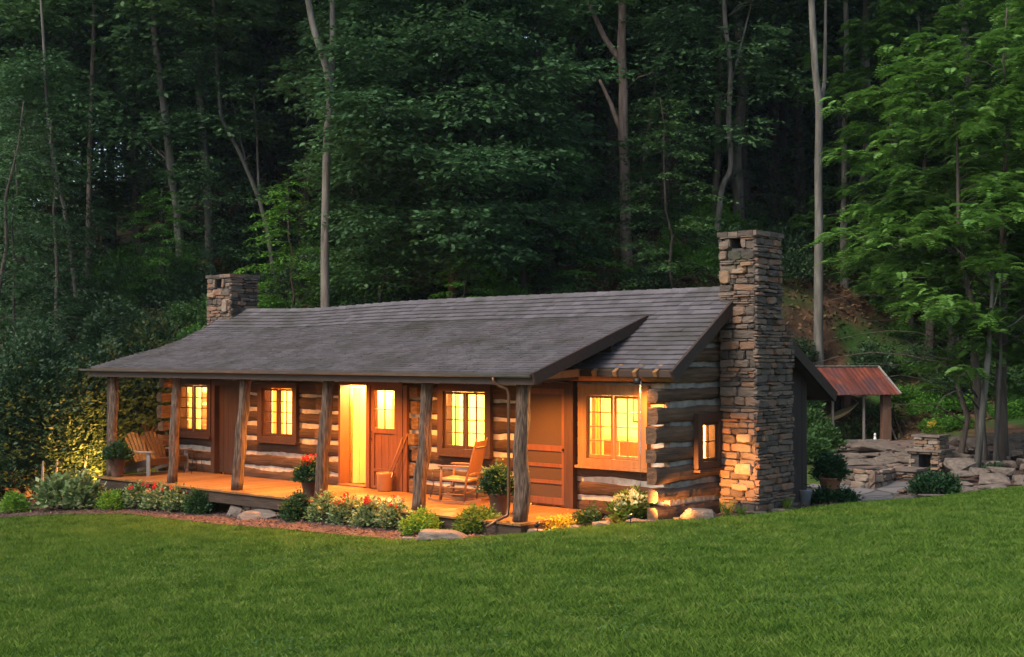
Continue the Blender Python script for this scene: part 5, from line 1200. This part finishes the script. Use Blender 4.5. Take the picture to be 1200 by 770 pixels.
# bright compound-leaved tree at right
def walnut(px, D, label):
    rg = np.random.default_rng(5); b = at(px, D, 0); root = empty('walnut_tree', (b.x, b.y, h1(b.x, b.y)), YAW, label, 'tree')   # local x = across the view
    mb = MB(); tips = []
    stems = [((0, 0), (-.7, .1), 8.6, .15), ((.45, .3), (.7, .4), 10.6, .17), ((-.25, .5), (-.4, 1.2), 6.6, .09), ((.95, .1), (1.9, .0), 9.6, .13)]
    for i, ((x0, y0), (x1, y1), h, r) in enumerate(stems):
        p = curve_pts((x0, y0, -.5), (x1, y1, h), 10, 0, .06, rg); mb.tube(p, [r*(1.2 if k == 0 else 1)*(1-.93*(k/9)**.8) for k in range(10)], 9, .18, i)
        for j in range(30):
            f = .20+.80*j/29; c = p[min(int(f*9), 8)]+(p[min(int(f*9)+1, 9)]-p[min(int(f*9), 8)])*((f*9) % 1); an = rg.random()*6.28
            ex = 3.1*(1-.40*f)*(.55+.6*rg.random()); e = c+np.array([math.cos(an)*ex*1.15-.3, math.sin(an)*ex*.9, .15*ex+rg.normal(0, .2)])
            q = curve_pts(c, e, 6, .14*ex, .04, rg); rr_ = max(.008, r*.17*(1-f)+.006); mb.tube(q, [rr_, rr_*.8, rr_*.6, rr_*.45, rr_*.3, rr_*.15], 5)
            for k in (2, 3, 4, 5):
                if not ((q[k][0] < -.7 and q[k][2] < 3.5) or (q[k][0] < -2.3 and q[k][2] < 4.6)): tips.append((q[k]+rg.normal(0, .12, 3), unit(e-c)))
    mb.build('trunk', M['bk_brown'], root)
    Cn = []; Dn = []
    for c, d in tips:
        m = 18
        for k in range(m):
            a = rg.random()*6.28; o = rg.normal(0, .09, 3); Cn.append(c+o); dd = np.array([math.cos(a), math.sin(a), .28+.25*rg.random()])+d*.45; Dn.append(dd)
    Cn = np.array(Cn); Dn = unit(np.array(Dn)); n = len(Cn); k = 15; up = np.array([0, 0, 1.0])
    T = np.linspace(.12, 1, k)[None, :, None]; S = unit(np.cross(Dn, up)+1e-6); ln = (.36+.26*rg.random((n, 1, 1))); side = np.where(np.arange(k) % 2 == 0, 1, -1)[None, :, None]
    P = Cn[:, None]+Dn[:, None]*T*ln; P[..., 2] -= (T[..., 0]**2)*.34
    A = S[:, None]*side*1.0+Dn[:, None]*.55+rg.normal(0, .08, P.shape); A[..., 2] -= .35; Nn = up+rg.normal(0, .45, (n, 1, 3))+S[:, None]*side*.35+np.zeros(P.shape)
    Lf = (.155*np.sin(np.pi*(.15+.8*T))**.6+np.zeros((n, k, 1))).reshape(-1)
    link('crown', leafmesh('crown', P.reshape(-1, 3), A.reshape(-1, 3), Nn.reshape(-1, 3), Lf, Lf*.5), M['lf_walnut'], root)
    return root
walnut(1155, 29.0, 'bright feathery leafed tree with clustered stems at right')
w2 = walnut(1290, 31.5, 'feathery leafed tree cut by the right edge')
o = copy_tree(w2); p = at(1110, 42, 0); put(o, p.x, p.y, 1.12, YAW+2.5, h1(p.x, p.y)); tag(o, 'second feathery tree farther back above the shed roof', 'tree')
o = copy_tree(w2); p = at(1235, 40, 0); put(o, p.x, p.y, 1.3, YAW+1.2, h1(p.x, p.y)); tag(o, 'taller feathery tree behind the clustered stems at the right edge', 'tree')
def dead(px0, py0, px1, py1, D, r, label, ):
    a = at(px0, D, None, py0); b = at(px1, D+.4, None, py1); z = h1(a.x, a.y); mb = MB(); m_ = a.lerp(b, .5)+Vector((.08, .05, 0)); a.z = z-.3
    c = Vector(a); mb.tube([Vector((0, 0, 0)), m_-c, b-c], [r, r*.7, r*.18], 8, .15, px0)
    for k in range(4): q = (m_-c).lerp(b-c, .1+.22*k); mb.tube([q, q+Vector((.5-.3*k, .25*(-1)**k, .35)), q+Vector((.9-.55*k, .4*(-1)**k, .75))], [r*.35, r*.2, r*.06], 5)
    o = mb.build('tree_trunk', M['bk_pale'], None); o.location = c; tag(o, label, 'trunk')
dead(1141, 516, 1166, 300, 28.2, .085, 'pale scarred trunk slanting right beside the rock garden'); dead(1163, 512, 1172, 320, 28.8, .055, 'thin trunk between the pale scarred one and the thick stems')

# ------------------------------------------------------------------ grass blades on the lawn
def grass():
    rg = np.random.default_rng(8); n = 1000000
    D = 7.5+19.5*rg.random(n)**1.12; half = D*.40*1.28+1.0; s = (rg.random(n)*2-1)*half
    X = CAM[0]+FH[0]*D+RV[0]*s; Y = CAM[1]+FH[1]*D+RV[1]*s
    P = np.array(mulch_poly+patio_poly[:0]); ok = np.ones(n, bool)
    def inside(P):
        c = np.zeros(n, bool); j = len(P)-1
        for i in range(len(P)):
            xi, yi = P[i]; xj, yj = P[j]
            if yi != yj: c ^= ((yi > Y) != (yj > Y)) & (X < (xj-xi)*(Y-yi)/(yj-yi)+xi)
            j = i
        return c
    ok &= ~inside(P); ok &= ~inside(np.array(patio_poly)); ok &= ~((X > -12.6) & (X < .4) & (Y > -.5)); ok &= ~((X > -12.6) & (X < 2.55) & (Y > 1.3)); ok &= ~((D > 25.0) & (s > 0)); ok &= ~((D > 27.6))
    X, Y, D = X[ok], Y[ok], D[ok]; n = len(X); Z = H(X, Y)
    pn = np.sin(X*1.7+.6*np.sin(Y*2.1))*np.cos(Y*1.3+X*.4)*.5+.5*np.sin(X*.37+1.3)*np.sin(Y*.41+.7)
    cl = np.sin(X*9+3*np.sin(Y*2.3))*np.sin(Y*8+3*np.sin(X*1.9)); hgt = (.030+.045*rg.random(n)**2)*(1+.24*pn+.12*cl); w = .0036+.00046*D
    a = rg.random(n)*6.283; lean = hgt*(.25+.8*rg.random(n)); b = rg.random(n)*6.283
    B = np.stack([X, Y, Z-.008], 1); sd = np.stack([np.cos(a), np.sin(a), np.zeros(n)], 1)*w[:, None]*.5
    mid = B+np.stack([np.cos(b)*lean*.35, np.sin(b)*lean*.35, hgt*.6], 1); tip = B+np.stack([np.cos(b)*lean, np.sin(b)*lean, hgt], 1)
    V = np.stack([B-sd, B+sd, mid+sd*.7, tip], 1).reshape(-1, 3)
    m, nt, out = newmat('grass_blade'); L = nt.links.new; tc = N(nt, 'ShaderNodeTexCoord')
    def noise(s, d=4): q = N(nt, 'ShaderNodeTexNoise', Scale=s, Detail=d); L(tc.outputs['Object'], q.inputs['Vector']); return q.outputs[0]
    gm = N(nt, 'ShaderNodeNewGeometry'); mx = N(nt, 'ShaderNodeMix'); mx.inputs[0].default_value = .38; mr = N(nt, 'ShaderNodeMapRange'); mr.inputs[1].default_value = .22; mr.inputs[2].default_value = .78
    L(noise(2.6, 7), mr.inputs[0]); L(mr.outputs[0], mx.inputs[2]); L(gm.outputs['Random Per Island'], mx.inputs[3])
    rp = ramp(nt, [(.032,.072,.011), (.072,.132,.019), (.115,.182,.030), (.20,.21,.07)], [.12, .42, .68, 1.0]); L(mx.outputs[0], rp.inputs[0])
    d_ = N(nt, 'ShaderNodeBsdfDiffuse'); L(rp.outputs[0], d_.inputs[0]); t_ = N(nt, 'ShaderNodeBsdfTranslucent'); L(rp.outputs[0], t_.inputs[0]); ms = N(nt, 'ShaderNodeMixShader'); ms.inputs[0].default_value = .35
    L(d_.outputs[0], ms.inputs[1]); L(t_.outputs[0], ms.inputs[2]); L(ms.outputs[0], out.inputs[0])
    tag(link('lawn_grass', fast('lawn_grass', V, np.arange(len(V)).reshape(-1, 4)), m), 'mown green grass covering the sloping lawn', 'grass', kind='stuff')
grass()
def clover():
    rg = np.random.default_rng(77); n = 26000; D = 7.6+14*rg.random(n); sx = (rg.random(n)*2-1)*(D*.5+1); X = CAM[0]+FH[0]*D+RV[0]*sx; Y = CAM[1]+FH[1]*D+RV[1]*sx
    pt = np.sin(X*1.9+2*np.sin(Y*.8))*np.sin(Y*2.3+X*.7)+.5*np.sin(X*.7-Y*.5); k = (pt > .55) & (D < 19.5); X, Y = X[k], Y[k]; n = len(X)
    B = np.stack([X, Y, H(X, Y)+.03+.025*rg.random(n)], 1); A = rg.normal(0, 1, (n, 3)); A[:, 2] = .1
    tag(link('clover', leafmesh('clover', B, A, rg.normal(0, .3, (n, 3))+[0, 0, 1], .026+.016*rg.random(n), .024), M['lf_clover']), 'patches of clover and weeds in the lawn', 'clover', kind='stuff')
M['lf_clover'] = leafmat('clover_leaf', [(.03,.08,.018), (.055,.12,.028), (.09,.16,.045)], scale=3)
clover()
# wood chips strewn over the bed
def chips():
    rg = np.random.default_rng(18); n = 16000; P = np.array(mulch_poly); X = P[:, 0].min()+rg.random(n*4)*(np.ptp(P[:, 0])); Y = P[:, 1].min()+rg.random(n*4)*np.ptp(P[:, 1]); c = np.zeros(n*4, bool); j = len(P)-1
    for i in range(len(P)):
        xi, yi = P[i]; xj, yj = P[j]
        if yi != yj: c ^= ((yi > Y) != (yj > Y)) & (X < (xj-xi)*(Y-yi)/(yj-yi)+xi)
        j = i
    X, Y = X[c][:n], Y[c][:n]; n = len(X); B = np.stack([X, Y, H(X, Y)+.03], 1); A = rg.normal(0, 1, (n, 3)); A[:, 2] *= .3
    m = mat('mulch_chip', [(.035,.016,.011), (.085,.042,.028), (.18,.11,.08)], island=.9, scale=5, rough=.95)
    tag(link('mulch_chips', leafmesh('mulch_chips', B, A, rg.normal(0, .4, (n, 3))+[0, 0, 1], .05+.05*rg.random(n), .022), m), 'reddish wood chips strewn over the mulch bed', 'mulch', kind='stuff')
chips()
# leaf litter and ferns on the forest floor
def litter():
    rg = np.random.default_rng(28); n = 40000; D = 38+26*rg.random(n); s = (rg.random(n)*2-1)*D*.46; X = CAM[0]+FH[0]*D+RV[0]*s; Y = CAM[1]+FH[1]*D+RV[1]*s
    B = np.stack([X, Y, H(X, Y)+.03], 1); A = rg.normal(0, 1, (n, 3)); A[:, 2] = np.abs(A[:, 2])*.5
    m = mat('fallen_leaf', [(.07,.035,.018), (.15,.075,.036), (.04,.08,.02)], pos=[0, .6, 1], island=.9, scale=2, rough=.95)
    tag(link('leaf_litter', leafmesh('leaf_litter', B, A, rg.normal(0, .5, (n, 3))+[0, 0, 1], .14+.12*rg.random(n), .09), m), 'brown leaf litter on the forest floor', 'leaf litter', kind='stuff')
litter()

# ------------------------------------------------------------------ light
def point(name, loc, watts, colr=(1, .50, .17), r=.08, cast=True):
    l = bpy.data.lights.new(name, 'POINT'); l.energy = watts; l.color = colr; l.shadow_soft_size = r; o = bpy.data.objects.new(name, l); col.objects.link(o); o.location = loc; return o
def spot(name, loc, tgt, watts, ang, colr=(1, .38, .09), blend=1.0, r=.04):
    l = bpy.data.lights.new(name, 'SPOT'); l.energy = watts; l.color = colr; l.spot_size = math.radians(ang); l.spot_blend = blend; l.shadow_soft_size = r
    o = bpy.data.objects.new(name, l); col.objects.link(o); o.location = loc; d = Vector(tgt)-Vector(loc); o.rotation_euler = d.to_track_quat('-Z', 'Y').to_euler(); return o
def ceiling_can(x, y, z, w, label, ang=142, aim=.05):
    t = empty('ceiling_light', (x, y, z), 0, label, 'light'); mb = MB(); mb.lathe((0, 0, -.10), [(.055, 0), (.06, 0), (.06, .1), (0, .1)], 16); mb.build('housing', M['fixture'], t)
    mb = MB(); mb.lathe((0, 0, -.07), [(0, 0), (.05, 0), (.05, .02), (0, .02)], 14); mb.build('bulb', M['bulb'], t); spot('porch_lamp', (x, y, z-.12), (x, y+aim, z-2), w, ang, (1, .33, .04), .9, .05)
CAN = 2.7
for x, y, w, lb in ((-10.6, .7, 24, 'small ceiling light above the cedar bench'), (-8.3, .7, 60, 'small ceiling light near the second window'), (-5.6, .7, 110, 'small ceiling light before the open entry'), (-3.3, .7, 85, 'small ceiling light above the rocking chair'), (-.75, .6, 115, 'small ceiling light before the screen door')):
    ceiling_can(x, y, zpr(y)-.12, w*CAN, lb)
ceiling_can(1.30, 1.38, 2.27, 48, 'small light under the eave at the cabin corner', 160, .0)
def ground_light(x, y, tgt, w, ang, label):
    z = h1(x, y)+.02; t = empty('garden_spotlight', (x, y, z), 0, label, 'light'); mb = MB(); mb.tube([(0, 0, 0), (0, 0, .12)], .01, 6); mb.build('stake', M['fixture'], t)
    mb = MB(); d = (Vector(tgt)-Vector((x, y, z))).normalized(); a = Vector((0, 0, .14)); mb.tube([a-d*.06, a+d*.04], [.03, .04], 12); mb.build('lamp_head', M['fixture'], t)
    mb = MB(); mb.tube([a+d*.041, a+d*.043], .034, 12); mb.build('bulb', M['bulb'], t)
    spot('garden_lamp', Vector((x, y, z))+a+d*.06, tgt, w, ang)
ground_light(1.70, .62, (2.02, 3.3, .62), 420, 46, 'small garden spotlight beside the hydrangea')
ground_light(-12.35, .75, (-14.4, .3, .25), 700, 110, 'small garden spotlight beside the left end of the deck'); ground_light(-12.9, 1.6, (-14.0, 3.6, .9), 260, 110, 'small garden spotlight behind the left end of the deck')
ground_light(.62, -.35, (.25, 1.0, .1), 13, 120, 'small garden spotlight lighting the golden plants')
for x, y, z, w in ((-11.2, 3.1, 2.0, 210), (-8.4, 3.1, 2.0, 210), (-5.6, 2.5, 2.15, 230), (-3.0, 2.7, 2.0, 240), (.4, 2.6, 1.9, 250), (.9, 3.6, 1.7, 130)):
    point('room_lamp', (x, y, z), w, (1, .50, .14), .12)

sunv = Vector((-FH[0]*.62-RV[0]*.78, -FH[1]*.62-RV[1]*.78, 1.05)).normalized()
el = math.asin(sunv.z); azi = math.atan2(sunv.x, sunv.y)
w = bpy.data.worlds.new('World'); sc.world = w; w.use_nodes = True; nt = w.node_tree; bg = nt.nodes['Background']
sky = nt.nodes.new('ShaderNodeTexSky'); sky.sky_type = 'NISHITA'; sky.sun_disc = False; sky.sun_elevation = el; sky.sun_rotation = azi; sky.air_density = 1.2; sky.dust_density = 2.0; sky.ozone_density = 1.5
nt.links.new(sky.outputs[0], bg.inputs[0]); bg.inputs[1].default_value = .052
sl = bpy.data.lights.new('sun', 'SUN'); sl.energy = .8; sl.angle = math.radians(25); sl.color = (1, .93, .86); so = bpy.data.objects.new('sun', sl); col.objects.link(so); so.rotation_euler = sunv.to_track_quat('Z', 'Y').to_euler()

mb = MB(); mb.box(-210, -70, -14, 210, 210, 90); hz = mb.build('haze', None); m, nt2, out = newmat('evening_haze'); pv = N(nt2, 'ShaderNodeVolumePrincipled'); pv.inputs['Color'].default_value = (.66, .84, 1, 1); pv.inputs['Density'].default_value = .00018; pv.inputs['Anisotropy'].default_value = .2
nt2.links.new(pv.outputs[0], out.inputs['Volume']); hz.data.materials.append(m); tag(hz, 'thin bluish evening haze hanging between the far trees', 'haze', kind='stuff')
cam = bpy.data.cameras.new('camera'); co = bpy.data.objects.new('camera', cam); col.objects.link(co); co.location = CAM
cam.sensor_width = 36; cam.lens = 45; cam.clip_end = 600; co.rotation_euler = (math.pi/2+PIT, 0, YAW); sc.camera = co
sc.view_settings.view_transform = 'Standard'; sc.view_settings.look = 'None'; sc.view_settings.gamma = 1; sc.view_settings.exposure = 2.5
sc.cycles.max_bounces = 6; sc.cycles.diffuse_bounces = 3; sc.cycles.transmission_bounces = 4; sc.cycles.transparent_max_bounces = 8; sc.cycles.sample_clamp_indirect = 4.0
sc.cycles.use_denoising = True
